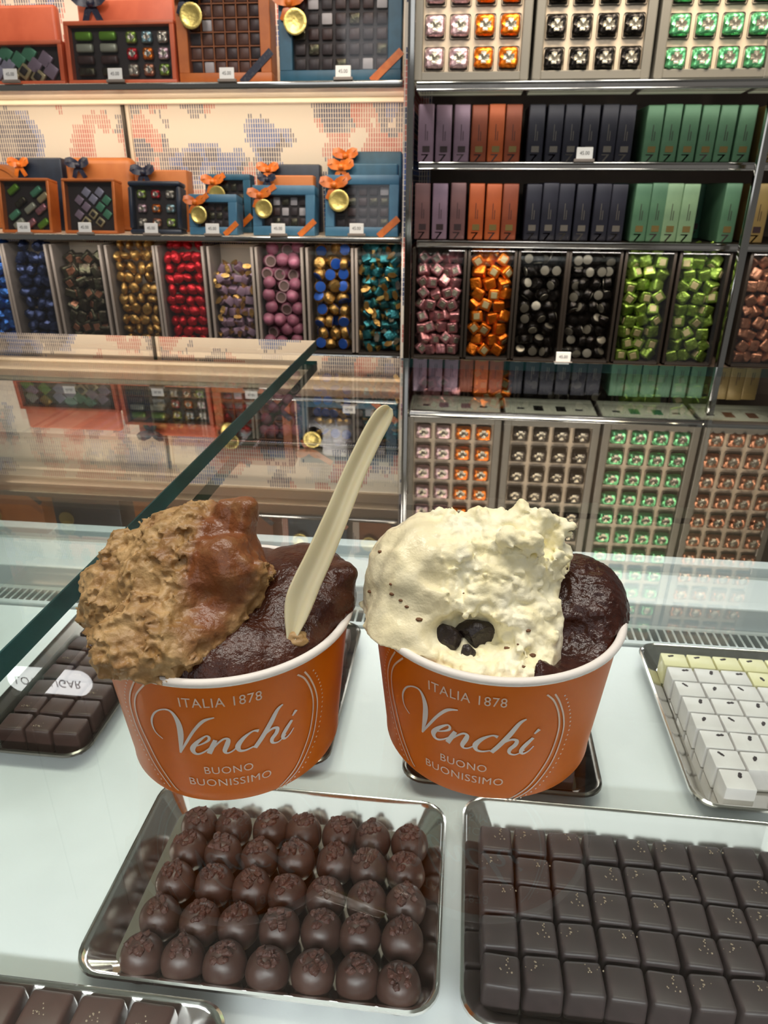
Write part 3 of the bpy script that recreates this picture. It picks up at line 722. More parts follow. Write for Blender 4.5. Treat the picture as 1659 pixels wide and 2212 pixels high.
def tan_left(P_):
    warp = P_+0.0016*np.stack([fbm(P_, 150, 2, 31), fbm(P_, 150, 2, 32), fbm(P_, 150, 2, 33)], -1)
    d = ell(warp, pL(395, 1265, -0.002), (0.0200, 0.0200, 0.0185))
    d = smin(d, ell(warp, pL(295, 1325, -0.006), (0.0135, 0.0150, 0.0150)), 0.006)
    d = smin(d, ell(warp, pL(440, 1200, 0.001), (0.0150, 0.0140, 0.0140)), 0.006)
    d = smin(d, seg_sd(warp, pL(305, 1222, 0.002), pL(475, 1142, 0.004), 0.0075, 0.006), 0.008)
    d = smin(d, seg_sd(warp, pL(522, 1122, 0.002), pL(536, 1235, -0.002), 0.0046, 0.0055), 0.005)   # smooth ridge on the right
    d = smin(d, ell(warp, pL(490, 1245, -0.012), (0.0105, 0.0080, 0.0120)), 0.005)
    for p_, r_ in FRONT: d = smin(d, ell(warp, p_, (r_*1.15, r_, r_*.85)), 0.004)
    d = smin(d, seg_sd(warp, pL(245, 1300, -0.010), pL(262, 1405, -0.020), 0.0062, 0.0060), 0.006)
    d = smin(d, seg_sd(warp, pL(262, 1420, -0.024), pL(335, 1432, -0.034), 0.0042, 0.0030), 0.004)
    for (x_, y_, dy_, r_) in ((258, 1180, 0, .0030), (215, 1320, -.010, .0036), (222, 1258, -.006, .0032), (532, 1090, .003, .0030), (524, 1100, .003, .0032), (492, 1094, .003, .0030), (240, 1435, -.024, .0038), (340, 1165, .002, .0030), (222, 1375, -.016, .0040)):
        d = smin(d, ell(warp, pL(x_, y_, dy_), (r_, r_, r_*.8)), 0.003)
    sm = smooth_region(P_)
    rough = 1-0.85*sm
    n = 0.0024*fbm(P_*np.array((1, 1, 1.4)), 140, 3, 11, True)+0.0015*fbm(P_, 420, 2, 12, True)+0.0012*fbm(P_, 70, 1, 19)
    d = d-rough*n-sm*0.0006*fbm(P_*np.array((1.3, 1., .4)), 200, 2, 14)
    d = smax(d, cup_clip(P_, b, 0.0016), 0.0008)
    return np.maximum(d, -(P_[..., 2]-0.036))
def smooth_region(P_):
    # the sheet of smeared, darker gelato on the right of the mound
    a = pL(503, 1180, -0.006); q = P_-a
    return 1-np.clip((np.hypot(q[..., 0]/0.0125, q[..., 2]/0.0215)-0.65)/0.4, 0, 1)
o = sdf_obj('tan_gelato', tan_left, (b.x-0.062, b.y-0.058, 0.034), (b.x+0.034, b.y+0.035, 0.105), vox, M['g_tan'], (b.x, b.y, HC), 'rough tan brown gelato mound spilling over the rim of the left cup', 'gelato', attr=lambda V: smooth_region(V)*0.95+0.55*np.clip(fbm(V, 120, 2, 77), 0, 1))
# --- right cup
b2 = CUPS['R']; YR = b2.y
def pR(x, y, dy=0.0): return np.array(at(x, y, YR+dy))
PB1 = np.array(onz(1178, 1450, HC)); PB2 = pR(1222, 1235, 0.002); NB = np.array((PB2[1]-PB1[1], -(PB2[0]-PB1[0]), 0)); NB = NB/np.linalg.norm(NB)
def seam(P_): return (P_-PB1)@NB-0.0032*fbm(P_, 95, 3, 61)-0.002*np.sin((P_[..., 1]-PB1[1])*150)-0.012*np.clip((P_[..., 2]-HC-0.013)/0.008, 0, 1)
def choc_right(P_):
    d = ell(P_, (b2.x+0.0005, b2.y+0.0005, HC-0.004), (0.0384, 0.0382, 0.012))
    d = smin(d, ell(P_, pR(1280, 1325, 0.004), (0.0106, 0.0170, 0.0135)), 0.008)
    d = smin(d, ell(P_, pR(1240, 1290, 0.008), (0.0120, 0.014, 0.0140)), 0.006)
    d = smax(d, -ell(P_, pR(1235, 1390, -0.022), (0.012, 0.010, 0.006)), 0.006)
    d = d-0.0009*fbm(P_, 140, 2, 15)-0.0004*fbm(P_, 420, 2, 16, True)
    d = smax(d, -seam(P_)-0.003, 0.001)
    return smax(d, cup_clip(P_, b2), 0.001)
sdf_obj('chocolate_gelato', choc_right, (b2.x-0.05, b2.y-0.048, 0.030), (b2.x+0.052, b2.y+0.05, 0.090), vox, M['g_choc2'], (b2.x, b2.y, HC), 'glossy dark chocolate gelato on the right side of the white cream', 'gelato')
def smooth_c(P_):
    a = pR(872, 1225, -0.002); q = P_-a
    return 1-np.clip((np.hypot(q[..., 0]/0.0165, q[..., 2]/0.0230)-0.7)/0.35, 0, 1)
def cream0(P_):
    warp = P_+0.0012*np.stack([fbm(P_, 180, 2, 41), fbm(P_, 180, 2, 42), fbm(P_, 180, 2, 43)], -1)
    d = ell(warp, pR(940, 1250, -0.001), (0.0212, 0.0220, 0.0215))
    d = smin(d, ell(warp, pR(1060, 1240, -0.001), (0.0205, 0.0200, 0.0190)), 0.007)
    d = smin(d, ell(warp, pR(1140, 1195, 0.001), (0.0125, 0.0140, 0.0130)), 0.006)
    d = smin(d, seg_sd(warp, pR(797, 1312, -0.006), pR(860, 1270, -0.004), 0.0034, 0.0120), 0.006)
    low = ell(warp, (b2.x-0.0005, b2.y-0.0005, HC-0.004), (0.0386, 0.0384, 0.0105))
    low = smin(low, ell(warp, pR(900, 1360, -0.014), (0.0175, 0.0165, 0.0120)), 0.006)
    low = smin(low, ell(warp, pR(1080, 1345, -0.012), (0.0190, 0.0165, 0.0130)), 0.006)
    low = smin(low, ell(warp, pR(1165, 1330, -0.010), (0.0085, 0.0120, 0.0110)), 0.005)
    d = smin(d, low, 0.005)
    for (x_, y_, dy_, r_) in ((1120, 1112, .001, .0048), (1175, 1122, 0, .0042), (1212, 1145, 0, .0038), (1222, 1190, .001, .0030), (1030, 1118, .002, .0042), (1075, 1114, .004, .0030), (955, 1110, .004, .0036), (1190, 1250, -.004, .0060), (845, 1330, -.016, .0060), (1100, 1150, -.010, .0040), (1150, 1170, -.011, .0046)):
        d = smin(d, ell(warp, pR(x_, y_, dy_), (r_, r_, r_)), 0.003)
    return d
HOL = hit(cream0, 1010, 1378); HOL2 = hit(cream0, 970, 1245); HOL3 = hit(cream0, 1190, 1160); HOL4 = hit(cream0, 1060, 1190)
def cream(P_):
    d = cream0(P_)
    # bitten hollow at the front with the dark chunks in it, and torn pockets
    d = smax(d, -ell(P_, HOL, (0.0125, 0.0070, 0.0048)), 0.002)
    d = smax(d, -ell(P_, HOL2, (0.0075, 0.0022, 0.0045)), 0.003)
    d = smax(d, -ell(P_, HOL3, (0.0026, 0.003, 0.0050)), 0.002)
    d = smax(d, -ell(P_, HOL4, (0.0040, 0.002, 0.0030)), 0.002)
    sm = smooth_c(P_)
    n = 0.0016*fbm(P_, 130, 2, 21)-0.0017*fbm(P_, 190, 2, 22, True)-0.0009*fbm(P_, 420, 2, 25, True)
    d = d-(1-0.93*sm)*n
    d = smax(d, seam(P_), 0.0012)
    return smax(d, cup_clip(P_, b2, 0.0018), 0.0008)
cr = sdf_obj('cream_gelato', cream, (b2.x-0.056, b2.y-0.050, 0.036), (b2.x+0.036, b2.y+0.042, 0.108), vox, M['g_cream'], (b2.x, b2.y, HC), 'pale yellow cream gelato heaped over the left of the right cup', 'gelato', attr=lambda V: smooth_c(V)*0.8)
bm = bmesh.new()
for x, y in ((822, 1192), (800, 1278), (848, 1283), (866, 1297), (845, 1262), (905, 1338), (1003, 1282), (880, 1310), (1140, 1362), (1120, 1392), (1150, 1415), (1165, 1445), (1095, 1400), (1128, 1440)):
    rr = bmesh.ops.create_icosphere(bm, subdivisions=1, radius=random.uniform(.0004, .0009)); p_ = hit(cream, x, y, 0.0)
    for v in rr['verts']: v.co = Vector((v.co.x*1.4, v.co.y, v.co.z*.7))+Vector(p_)-Vector((b2.x, b2.y, HC))
M['fleck'] = mat('cocoa_flecks', '6A4426', 0.5)
obj('cocoa_flecks', bm, M['fleck'], cr)
def chunk(x, y, r, seed, label, out=-0.001):
    cpos = hit(cream, x, y, out); rnd = np.random.default_rng(seed)
    bm = bmesh.new(); bmesh.ops.create_icosphere(bm, subdivisions=3, radius=1)
    pl = rnd.normal(size=(8, 3)); pl /= np.linalg.norm(pl, axis=1)[:, None]
    for v in bm.verts:
        q = np.array(v.co)
        for p_ in pl:
            k = q@p_
            if k > 0.55: q = q-(k-0.55)*p_
        q = q*(1+.10*mnoise.noise(v.co*3+Vector((seed, 0, 0))))
        v.co = Vector(q*np.array(r))
    return tag(obj('chocolate_chunk', bm, M['g_chunk'], None, False, cpos), label, 'chocolate chunk')
chunk(1033, 1384, (0.0086, 0.0045, 0.0068), 3, 'large dark chocolate chunk in the hollow at the front of the white cream')
chunk(960, 1386, (0.0056, 0.004, 0.0056), 5, 'smaller dark chocolate chunk left of the large one in the white cream')
chunk(1008, 1408, (0.0030, 0.003, 0.0036), 6, 'tiny dark chocolate piece right below the large chunk in the white cream')
# --- spoon
def spoon():
    s0 = hit(choc_left, 630, 1384, 0.0006); dy0 = s0[1]-YL-0.004; dy1 = 0.010
    cl = [(626, 1398, .0026), (630, 1375, .0036), (638, 1335, .0072), (648, 1295, .0092), (664, 1255, .0090), (690, 1200, .0086), (728, 1112, .0078), (764, 1024, .0072), (800, 948, .0069), (822, 908, .0066), (835, 888, .0052), (842, 879, .0022)]
    pts = [at(x, y, YL+0.004+dy0+(dy1-dy0)*(1398-y)/(1398-879)) for x, y, w in cl]; ws = [w for *_, w in cl]
    q = spline([(p.x, p.y, p.z, w) for p, w in zip(pts, ws)], 5); pts = [Vector(a[:3]) for a in q]; ws = [a[3] for a in q]
    o_ = pts[0]; bm = bmesh.new(); rows = []; view = Vector((0.25, -1, 0.25)).normalized()
    n = len(pts); prof = [(-1, 0), (-.85, .32), (-.5, .22), (-.22, -.05), (0, -.12), (.22, -.05), (.5, .22), (.85, .32), (1, 0), (.6, -.35), (0, -.55), (-.6, -.35)]
    for i in range(n):
        t = (pts[min(i+1, n-1)]-pts[max(i-1, 0)]).normalized(); s = t.cross(view).normalized(); nn = s.cross(t).normalized()
        if nn.dot(view) < 0: nn = -nn
        w = ws[i]/2; rows.append([bm.verts.new(pts[i]-o_+s*a*w+nn*b_*0.0034) for a, b_ in prof])
    k = len(prof)
    for i in range(n-1):
        for j in range(k): bm.faces.new((rows[i][j], rows[i][(j+1) % k], rows[i+1][(j+1) % k], rows[i+1][j]))
    bm.faces.new(rows[0][::-1]); bm.faces.new(rows[-1]); bmesh.ops.recalc_face_normals(bm, faces=bm.faces)
    o = obj('gelato_spoon', bm, M['spoon'], None, True, o_); md = o.modifiers.new('s', 'SUBSURF'); md.levels = md.render_levels = 1
    bm = bmesh.new(); bmesh.ops.create_icosphere(bm, subdivisions=4, radius=.0026)
    for v in bm.verts: v.co = Vector((v.co.x*1.3, v.co.y, v.co.z*.7))*(1+.5*mnoise.noise(v.co*420))+Vector(hit(choc_left, 640, 1378, -.0006))-o_
    obj('gelato_smear', bm, M['g_tan'], o)
    return tag(o, 'pale cream plastic spoon standing upright in the chocolate gelato', 'spoon')
spoon()

# ------------------------------------------------------------------ wall unit, left: shelves
XS0, XS1 = -1.62, XD-0.017
def shelf(z, label, y0=2.0, y1=2.276, x0=XS0, x1=XS1, th=0.017, under='cream', name='wall_shelf'):
    t = thing(name, label, 'shelf', ((x0+x1)/2, y0, z-th)); sx = (x1-x0)/2
    obj('board', box_bm((-sx, 0.012, 0.001), (sx, y1-y0-0.012, th-0.001), 0.001, 1), M[under], t, False)
    bm = bmesh.new(); add_box(bm, (-sx, 0, 0), (sx, 0.0115, th), 0.004, 3); obj('front_rail', bm, M['chrome'], t)
    obj('lamp_profile', box_bm((-sx, y1-y0-0.085, -0.012), (sx, y1-y0-0.062, 0.0), 0.002, 1), M['cream'], t, False)
    return t
SHZ = [at(300, 178, 2.0).z, at(300, 507, 2.0).z]
shelf(SHZ[0], 'upper wall shelf under the open orange and blue gift boxes')
shelf(SHZ[1], 'lower wall shelf with the small gift boxes, right above the candy bins')
shelf(0.80, 'wall shelf of orange and navy boxes seen only mirrored in the glass')
shelf(1.20, 'highest wall shelf near the ceiling')

# ---- price tags
def price_tag_proto():
    t = thing('price_tag', 'x', 'price tag')
    obj('card', box_bm((-0.019, 0, 0), (0.019, 0.002, 0.026), 0.0008, 1), M['white'], t, False)
    me = text_mesh('45.00', 0.0115, 0.0003); b_ = bmesh.new(); b_.from_mesh(me); bpy.data.meshes.remove(me)
    for v in b_.verts: v.co = Vector((v.co.x*0.9, -0.0003+v.co.y*0, 0.0095+v.co.y))
    o = obj('price_print', b_, M['ink'], t, False)
    obj('clip', box_bm((-0.024, -0.002, -0.006), (0.024, 0.006, 0.001), 0.001, 1), M['acrylic_edge'], t, False)
    return t
TP = Proto([price_tag_proto()])
def price(x, y, Y, label, s=1.0):
    p = at(x, y, Y); return TP.place(p, (R(-8), 0, 0), label, 'price tags on the wall shelves')
TAGS = [(23, 172, 'the cut-off box of diamond candies'), (249, 171, 'the orange box of bars and foil candies'), (490, 170, 'the orange-brown windowed box'), (741, 166, 'the large blue windowed box')]
for x, y, w in TAGS: price(x, y+1, 1.997, 'white tag in front of '+w)
for x, y, w in ((52, 502, 'the small box of striped bars'), (184, 502, 'the small box of tilted diamonds'), (327, 504, 'the black box of nine candies'), (459, 505, 'the smallest blue box'), (601, 505, 'the middle blue box'), (770, 505, 'the biggest blue box on the lower shelf')):
    price(x, y, 1.997, 'white price tag in front of '+w)

# ---- gift boxes
def ribbon_parts(t, w, h, ym, rib, medal=True, diag=True, bow=(0.12, 0.86), bs=1.0):
    bm = bmesh.new(); x, z = -w/2+bow[0]*w, h*bow[1]; s = bs*0.024
    for sg in (-1, 1):
        pts = [Vector((x, ym-0.004, z))+Vector((sg*s*a, -0.5*s*math.sin(PI*k/8), s*b_)) for k, (a, b_) in enumerate(((0, 0), (.35, .35), (.75, .55), (1.1, .5), (1.15, .25), (.9, .05), (.5, -.02), (.2, -.02), (0, 0)))]
        strip(bm, pts, s*0.55, (0.15*sg, -1, 0.2), 0.0012)
        strip(bm, [Vector((x, ym-0.006, z)), Vector((x+sg*s*.35, ym-0.010, z-s*.6)), Vector((x+sg*s*.65, ym-0.006, z-s*1.25))], s*0.5, (0, -1, 0), 0.0012)
    rr = bmesh.ops.create_icosphere(bm, subdivisions=2, radius=s*0.34); bmesh.ops.translate(bm, verts=rr['verts'], vec=(x, ym-0.010, z))
    obj('ribbon_bow', bm, M[rib], t)
    if diag:
        bm = bmesh.new(); a = Vector((w/2+0.001, ym-0.0012, h*0.30)); c_ = Vector((w/2-0.34*h, ym-0.0012, 0.0))
        strip(bm, [a, c_], 0.015*bs, (0, -1, 0), 0.0012)
        obj('corner_ribbon', bm, M[rib], t); bm = bmesh.new()
        strip(bm, [Vector((x, ym-0.0012, z)), Vector((x+1.5*(min(h, z+0.2*w)-z), ym-0.0012, min(h, z+0.2*w)-0.002))], 0.015*bs, (0, -1, 0), 0.0012)
        obj('ribbon_band', bm, M[rib], t)
    if medal:
        bm = bmesh.new(); r = 0.024*bs
        rings = lathe(bm, [(r*.2, .002), (r*.7, .0026), (r*.85, .004), (r, .003), (r, 0)], 24); cap(bm, rings[0]); cap(bm, rings[-1], True)
        bmesh.ops.transform(bm, matrix=Matrix.Translation((x+0.012*bs, ym-0.012, z-0.034*bs)) @ Matrix.Rotation(R(90), 4, 'X'), verts=bm.verts)
        bmesh.ops.recalc_face_normals(bm, faces=bm.faces); obj('gold_seal', bm, M['medal'], t)
_cc = {}
def cand(kind, m, sx, sz):
    key = (kind, m, round(sx, 3), round(sz, 3))
    if key in _cc: return _cc[key]
    bm = bmesh.new()
    if kind == 'foil':
        add_box(bm, (-sx/2, -sx*.4, -sz/2), (sx/2, 0, sz/2), sx*0.22, 4)
        bmesh.ops.subdivide_edges(bm, edges=[e for e in bm.edges if e.calc_length() > sx*.3], cuts=3, use_grid_fill=True)
        for v in bm.verts:
            if v.co.y < -sx*.1: v.co += Vector((.5, 1.3, .5))*sx*0.10*mnoise.noise(v.co/sx*4.2)
        for f in bm.faces:
            c_ = f.calc_center_median()
            if c_.y < -sx*.28 and math.hypot(c_.x, c_.z) < sx*.27: f.material_index = 1
    elif kind == 'bar':
        rings = None; add_box(bm, (-sx/2, -sz*.7, -sz/2), (sx/2, 0, sz/2), sz*0.28, 3)
    elif kind == 'choc':
        add_box(bm, (-sx/2, -sx*.25, -sz/2), (sx/2, 0, sz/2), sx*0.12, 2)
    else:
        add_box(bm, (-sx/2, -sx*.3, -sz/2), (sx/2, 0, sz/2), sx*0.08, 2)
    me = bpy.data.meshes.new('candy'); bm.to_mesh(me); bm.free(); me.materials.append(M[m]); me.materials.append(M['f_silver']); me.shade_smooth()
    try: me.set_sharp_from_angle(angle=R(40))
    except Exception: pass
    _cc[key] = me; return me
def add_c(t, name, kind, m, x, y, z, sx, sz, rot=0):
    me = cand(kind, m, sx, sz); o = bpy.data.objects.new(name, me); COL.objects.link(o); o.parent = t; o.location = (x, y, z); o.rotation_euler = (0, rot, 0); return o
def gift_box(px, Y, depth, frame, label, insert='tray_dark', content=None, border=(0.10, 0.10), rib=None, medal=True, diag=True, bs=1.0, lean=9, bow=(0.12, 0.86), film=True, name='gift_box', window=True, rot=0, bev=0.004, base=None):
    x0, y0, x1, y1 = px
    a = at((x0+x1)/2, y1, Y); base_z = a.z if base is None else base
    w = (at(x1, (y0+y1)/2, Y).x-at(x0, (y0+y1)/2, Y).x); h = at((x0+x1)/2, y0, Y).z-base_z
    t = thing(name, label, 'box', (a.x, Y, base_z), (R(-lean), 0, R(rot)))
    bx, bz = border[0]*w, border[1]*w
    if not window:
        obj('lid', box_bm((-w/2, 0, 0), (w/2, depth, h), bev, 3), M[frame], t)
    else:
        bm = bmesh.new()
        add_box(bm, (-w/2, 0.0, 0), (w/2, depth, bz), bev*.5, 2); add_box(bm, (-w/2, 0, h-bz), (w/2, depth, h), bev*.5, 2)
        add_box(bm, (-w/2, 0, bz-0.001), (-w/2+bx, depth, h-bz+0.001), bev*.4, 1); add_box(bm, (w/2-bx, 0, bz-0.001), (w/2, depth, h-bz+0.001), bev*.4, 1)
        add_box(bm, (-w/2+bx*.5, depth*.6, bz*.5), (w/2-bx*.5, depth-0.001, h-bz*.5))
        obj('frame', bm, M[frame], t)
        obj('insert', box_bm((-w/2+bx*.7, depth*0.42, bz*.7), (w/2-bx*.7, depth*.58, h-bz*.7)), M[insert], t, False)
        yf = depth*0.42-0.0002; W_, H_ = w-2*bx, h-2*bz
        if content: content(t, -W_/2, bz, W_, H_, yf)
        if film: obj('window_film', box_bm((-w/2+bx*.9, 0.002, bz*.9), (w/2-bx*.9, 0.003, h-bz*.9)), M['film'], t, False)
    if rib: ribbon_parts(t, w, h, 0.0, rib, medal, diag, bow, bs)
    return t
def grid_content(nx, nz, mats, sizek=0.78, kind='choc', pname='chocolate', seed=1, divider=None):
    def f(t, x0, z0, W_, H_, y):
        rnd = random.Random(seed); px, pz = W_/nx, H_/nz
        if divider:
            bm = bmesh.new()
            for i in range(1, nx): add_box(bm, (x0+px*i-0.0012, y-px*.3, z0), (x0+px*i+0.0012, y, z0+H_))
            for j in range(1, nz): add_box(bm, (x0, y-px*.3, z0+pz*j-0.0012), (x0+W_, y, z0+pz*j+0.0012))
            obj('divider_grid', bm, M[divider], t, False)
        for j in range(nz):
            for i in range(nx):
                m = mats[j][i] if isinstance(mats[0], (list, tuple)) else rnd.choice(mats)
                if m is None: continue
                add_c(t, pname, kind, m, x0+px*(i+.5), y-0.0002, z0+H_-pz*(j+.5), px*sizek, pz*sizek*(1 if kind != 'foil' else 1))
    return f
def diamond(t, x0, z0, W_, H_, y):
    s = W_*0.155; k = s*0.84
    cells = [(.40, .80, 'p_white'), (.68, .80, 'p_white'), (.24, .64, 'p_lil'), (.54, .66, 'p_white'), (.82, .64, 'p_mint'), (.38, .50, 'p_lil'), (.68, .50, 'p_mint'), (.22, .34, 'p_lil'), (.52, .35, 'p_gold'), (.82, .35, 'p_mint'), (.36, .20, 'p_gold'), (.66, .19, 'p_gold')]
    for u, v, m in cells:
        o = add_c(t, 'wrapped_candy', 'diam', m, x0+u*W_, y, z0+v*H_, s, s, R(40))
        if m == 'p_gold': add_c(t, 'chocolate', 'choc', 'tray_dark', x0+u*W_, y-s*.3, z0+v*H_, s*.55, s*.55, R(40))
def diamond_open(t, x0, z0, W_, H_, y):
    s = W_*0.105
    cells = [(.51, .80, 'p_mint'), (.72, .80, 'p_mint'), (.40, .63, 'p_white'), (.62, .62, 'p_mint'), (.86, .62, 'p_lil'), (.52, .47, 'p_white'), (.76, .46, 'p_lil'), (.42, .31, 'p_white'), (.66, .30, 'p_gold'), (.90, .30, 'p_lil'), (.54, .15, 'p_gold'), (.78, .14, 'p_gold'), (.10, .66, 'bar_white'), (.12, .38, 'p_lil'), (.08, .14, 'bar_green'), (.24, .80, 'f_gold'), (.26, .30, 'bar_green')]
    for u, v, m in cells:
        add_c(t, 'wrapped_candy', 'diam', m, x0+u*W_, y, z0+v*H_, s, s, R(38))
        if m == 'p_gold': add_c(t, 'chocolate', 'choc', 'tray_dark', x0+u*W_, y-s*.3, z0+v*H_, s*.55, s*.55, R(38))
def bars(t, x0, z0, W_, H_, y):
    for u, v, m in ((.22, .84, 'bar_green'), (.72, .80, 'p_mint'), (.86, .68, 'p_gold'), (.36, .58, 'f_brown'), (.56, .46, 'bar_white'), (.80, .44, 'f_pink'), (.20, .32, 'p_mint'), (.28, .14, 'bar_white'), (.54, .14, 'f_pink'), (.82, .14, 'bar_green')):
        add_c(t, 'wrapped_bar', 'bar', m, x0+u*W_, y, z0+v*H_, W_*0.27, W_*0.13, R(-36))
def bars_and_foils(t, x0, z0, W_, H_, y):
    for j, m in enumerate(('bar_green', 'bar_white', 'brown_choc', 'f_brown')):
        for i in range(2): add_c(t, 'wrapped_bar', 'bar', m, x0+W_*(.13+.24*i), y, z0+H_*(.83-.22*j), W_*0.17, W_*0.075)
    cols = [['f_lime', 'f_ltblue', 'f_silver'], ['f_red', 'f_orange', 'f_lilac'], ['f_silver', 'f_copper', 'f_green']]
    for j in range(3):
        for i in range(3): add_c(t, 'foil_candy', 'foil', cols[j][i], x0+W_*(.60+.155*i), y, z0+H_*(.80-.30*j), W_*0.105, W_*0.105)
zS = SHZ[0]+0.0005; zL = SHZ[1]+0.0005
gift_box((-120, 85, 140, 172), 2.03, 0.05, 'salmon_box', 'open salmon box of diamond candies cut off at the far left, upper shelf', content=diamond_open, border=(.035, .03), lean=6, base=zS)
gift_box((145, 39, 383, 172), 2.03, 0.05, 'salmon_box', 'open salmon orange box of green bars and nine foil candies on the upper shelf', content=bars_and_foils, border=(.04, .035), lean=6, base=zS)
gift_box((-110, 6, 138, 172), 2.12, 0.03, 'salmon_box', 'upright salmon box lid behind the cut-off diamond candy box', window=False, lean=4, base=zS, bev=.01)
gift_box((180, -10, 390, 172), 2.12, 0.03, 'salmon_box', 'upright salmon box with dark bow behind the bars and foil candies', window=False, lean=4, base=zS, rib='navy_rib', medal=False, diag=False, bow=(.17, .93), bs=1.4, bev=.008)
gift_box((385, -60, 590, 172), 2.04, 0.06, 'orange_box', 'tall orange-brown box with a windowed grid of chocolates and dark ribbon', 'wood_insert', grid_content(6, 6, ['milk_choc', 'brown_choc', 'milk_choc', 'milk_choc', 'brown_choc', 'milk_choc', 'milk_choc', 'white_choc', 'milk_choc', 'cube_choc', 'milk_choc'], .82, divider='tan_box', seed=5), (.115, .10), 'navy_rib', lean=4, bow=(.13, .80), base=zS, bs=1.2)
gift_box((600, -50, 868, 170), 2.03, 0.05, 'teal_box', 'large petrol blue box with a clear window and orange ribbon on the upper shelf', 'tray_dark', grid_content(7, 5, ['brown_choc', 'cube_choc', 'brown_choc', 'cube_choc', 'cube_choc', 'white_choc', 'f_brown', 'cube_choc'], seed=9), (.11, .085), 'orange_rib', lean=6, bow=(.10, .78), base=zS, bs=1.2)
# lower shelf, front row
gift_box((2, 382, 112, 492), 2.03, 0.05, 'orange_box', 'small orange box of diagonal wrapped bars, far left of the lower shelf', content=bars, border=(.05, .05), lean=10, base=zL)
gift_box((138, 383, 252, 492), 2.03, 0.05, 'orange_box', 'small orange box of tilted square candies, second from the left', content=diamond, border=(.05, .05), lean=10, base=zL)
gift_box((278, 388, 392, 494), 2.03, 0.05, 'navy_box', 'small glossy black box of nine foil candies on the lower shelf', content=grid_content(3, 3, [['f_lime', 'f_red', 'f_silver'], ['f_lilac', 'f_orange', 'f_ltblue'], ['f_silver', 'f_copper', 'f_lime']], .62, 'foil', 'foil_candy'), border=(.09, .09), lean=10, base=zL, bev=.012)
gift_box((408, 418, 512, 494), 2.03, 0.06, 'blue_box', 'smallest blue windowed box with orange bow and gold seal', content=grid_content(4, 3, ['brown_choc', 'cube_choc', 'f_brown', 'cube_choc'], seed=2), border=(.18, .15), rib='orange_rib', lean=10, base=zL, bow=(.16, .78), bs=.95)
gift_box((545, 398, 680, 496), 2.03, 0.06, 'blue_box', 'middle blue windowed box with orange bow and gold seal', content=grid_content(5, 3, ['brown_choc', 'cube_choc', 'white_choc', 'cube_choc', 'f_brown'], seed=12), border=(.15, .14), rib='orange_rib', lean=10, base=zL, bow=(.13, .78), bs=1.0)
gift_box((700, 375, 860, 496), 2.03, 0.06, 'blue_box', 'biggest blue windowed box with orange bow, right end of the lower shelf', content=grid_content(5, 4, ['brown_choc', 'cube_choc', 'cube_choc', 'white_choc', 'cube_choc', 'f_brown'], seed=22), border=(.13, .12), rib='orange_rib', lean=10, base=zL, bow=(.13, .82), bs=1.15)
# lower shelf, back row
gift_box((52, 339, 150, 492), 2.15, 0.05, 'navy_box', 'dark petrol box with an orange bow behind the striped bars', window=False, base=zL, lean=5, rib='orange_rib', medal=False, diag=False, bow=(.12, .9))
gift_box((152, 337, 298, 492), 2.15, 0.05, 'tan_box', 'orange round-cornered box with a dark bow behind the tilted square candies', window=False, base=zL, lean=5, rib='navy_rib', medal=False, diag=False, bow=(.24, .88), bev=.02, bs=1.1)
gift_box((300, 366, 412, 494), 2.15, 0.05, 'tan_box', 'orange box with a dark pouch bow behind the black nine-candy box', window=False, base=zL, lean=5, rib='navy_rib', medal=False, diag=False, bow=(.2, .95), bs=1.1)
gift_box((448, 375, 545, 494), 2.14, 0.05, 'teal_box', 'dark blue windowed box with orange bow behind the smallest blue box', content=grid_content(4, 4, ['cube_choc', 'brown_choc', 'f_brown'], seed=3), border=(.16, .12), base=zL, lean=5, rib='orange_rib', bow=(.2, .86))
gift_box((566, 354, 694, 496), 2.20, 0.04, 'navy_box', 'navy box standing at the very back behind the middle blue box', window=False, base=zL, lean=4, rib='orange_rib', medal=False, diag=False, bow=(.15, .92))
gift_box((558, 378, 680, 496), 2.12, 0.04, 'tan_box', 'orange-brown box with a dark bow right behind the middle blue box', window=False, base=zL, lean=4, rib='navy_rib', medal=False, diag=False, bow=(.2, .92), bs=.8)
gift_box((718, 326, 866, 496), 2.20, 0.04, 'teal_box', 'tall petrol box at the very back behind the biggest blue box', window=False, base=zL, lean=4, rib='orange_rib', medal=False, diag=False, bow=(.2, .94), bs=1.1)
gift_box((708, 352, 858, 496), 2.12, 0.04, 'teal_box', 'petrol box with orange ribbon tail right behind the biggest blue box', window=False, base=zL, lean=4, rib='orange_rib', medal=False, diag=False, bow=(.2, .94), bs=1.1)
# round hat-box at the far left
pc = at(2, 440, 2.222)
t = thing('round_gift_box', 'round orange box standing on edge at the far left of the lower shelf', 'box', (pc.x, 2.224, zL))
rr_ = at(4, 354, 2.224).z-zL; rr_ = rr_/2
bm = bmesh.new(); rings = lathe(bm, [(rr_*.86, 0), (rr_*.88, -0.004), (rr_, -0.004), (rr_, 0.045)], 40); cap(bm, rings[0]); cap(bm, rings[-1], True)
bmesh.ops.transform(bm, matrix=Matrix.Translation((0, 0, rr_)) @ Matrix.Rotation(R(90), 4, 'X'), verts=bm.verts); bmesh.ops.recalc_face_normals(bm, faces=bm.faces)
for v in bm.verts: v.co.y = -v.co.y*1.0
bmesh.ops.recalc_face_normals(bm, faces=bm.faces)
obj('drum', bm, M['tan_box'], t)
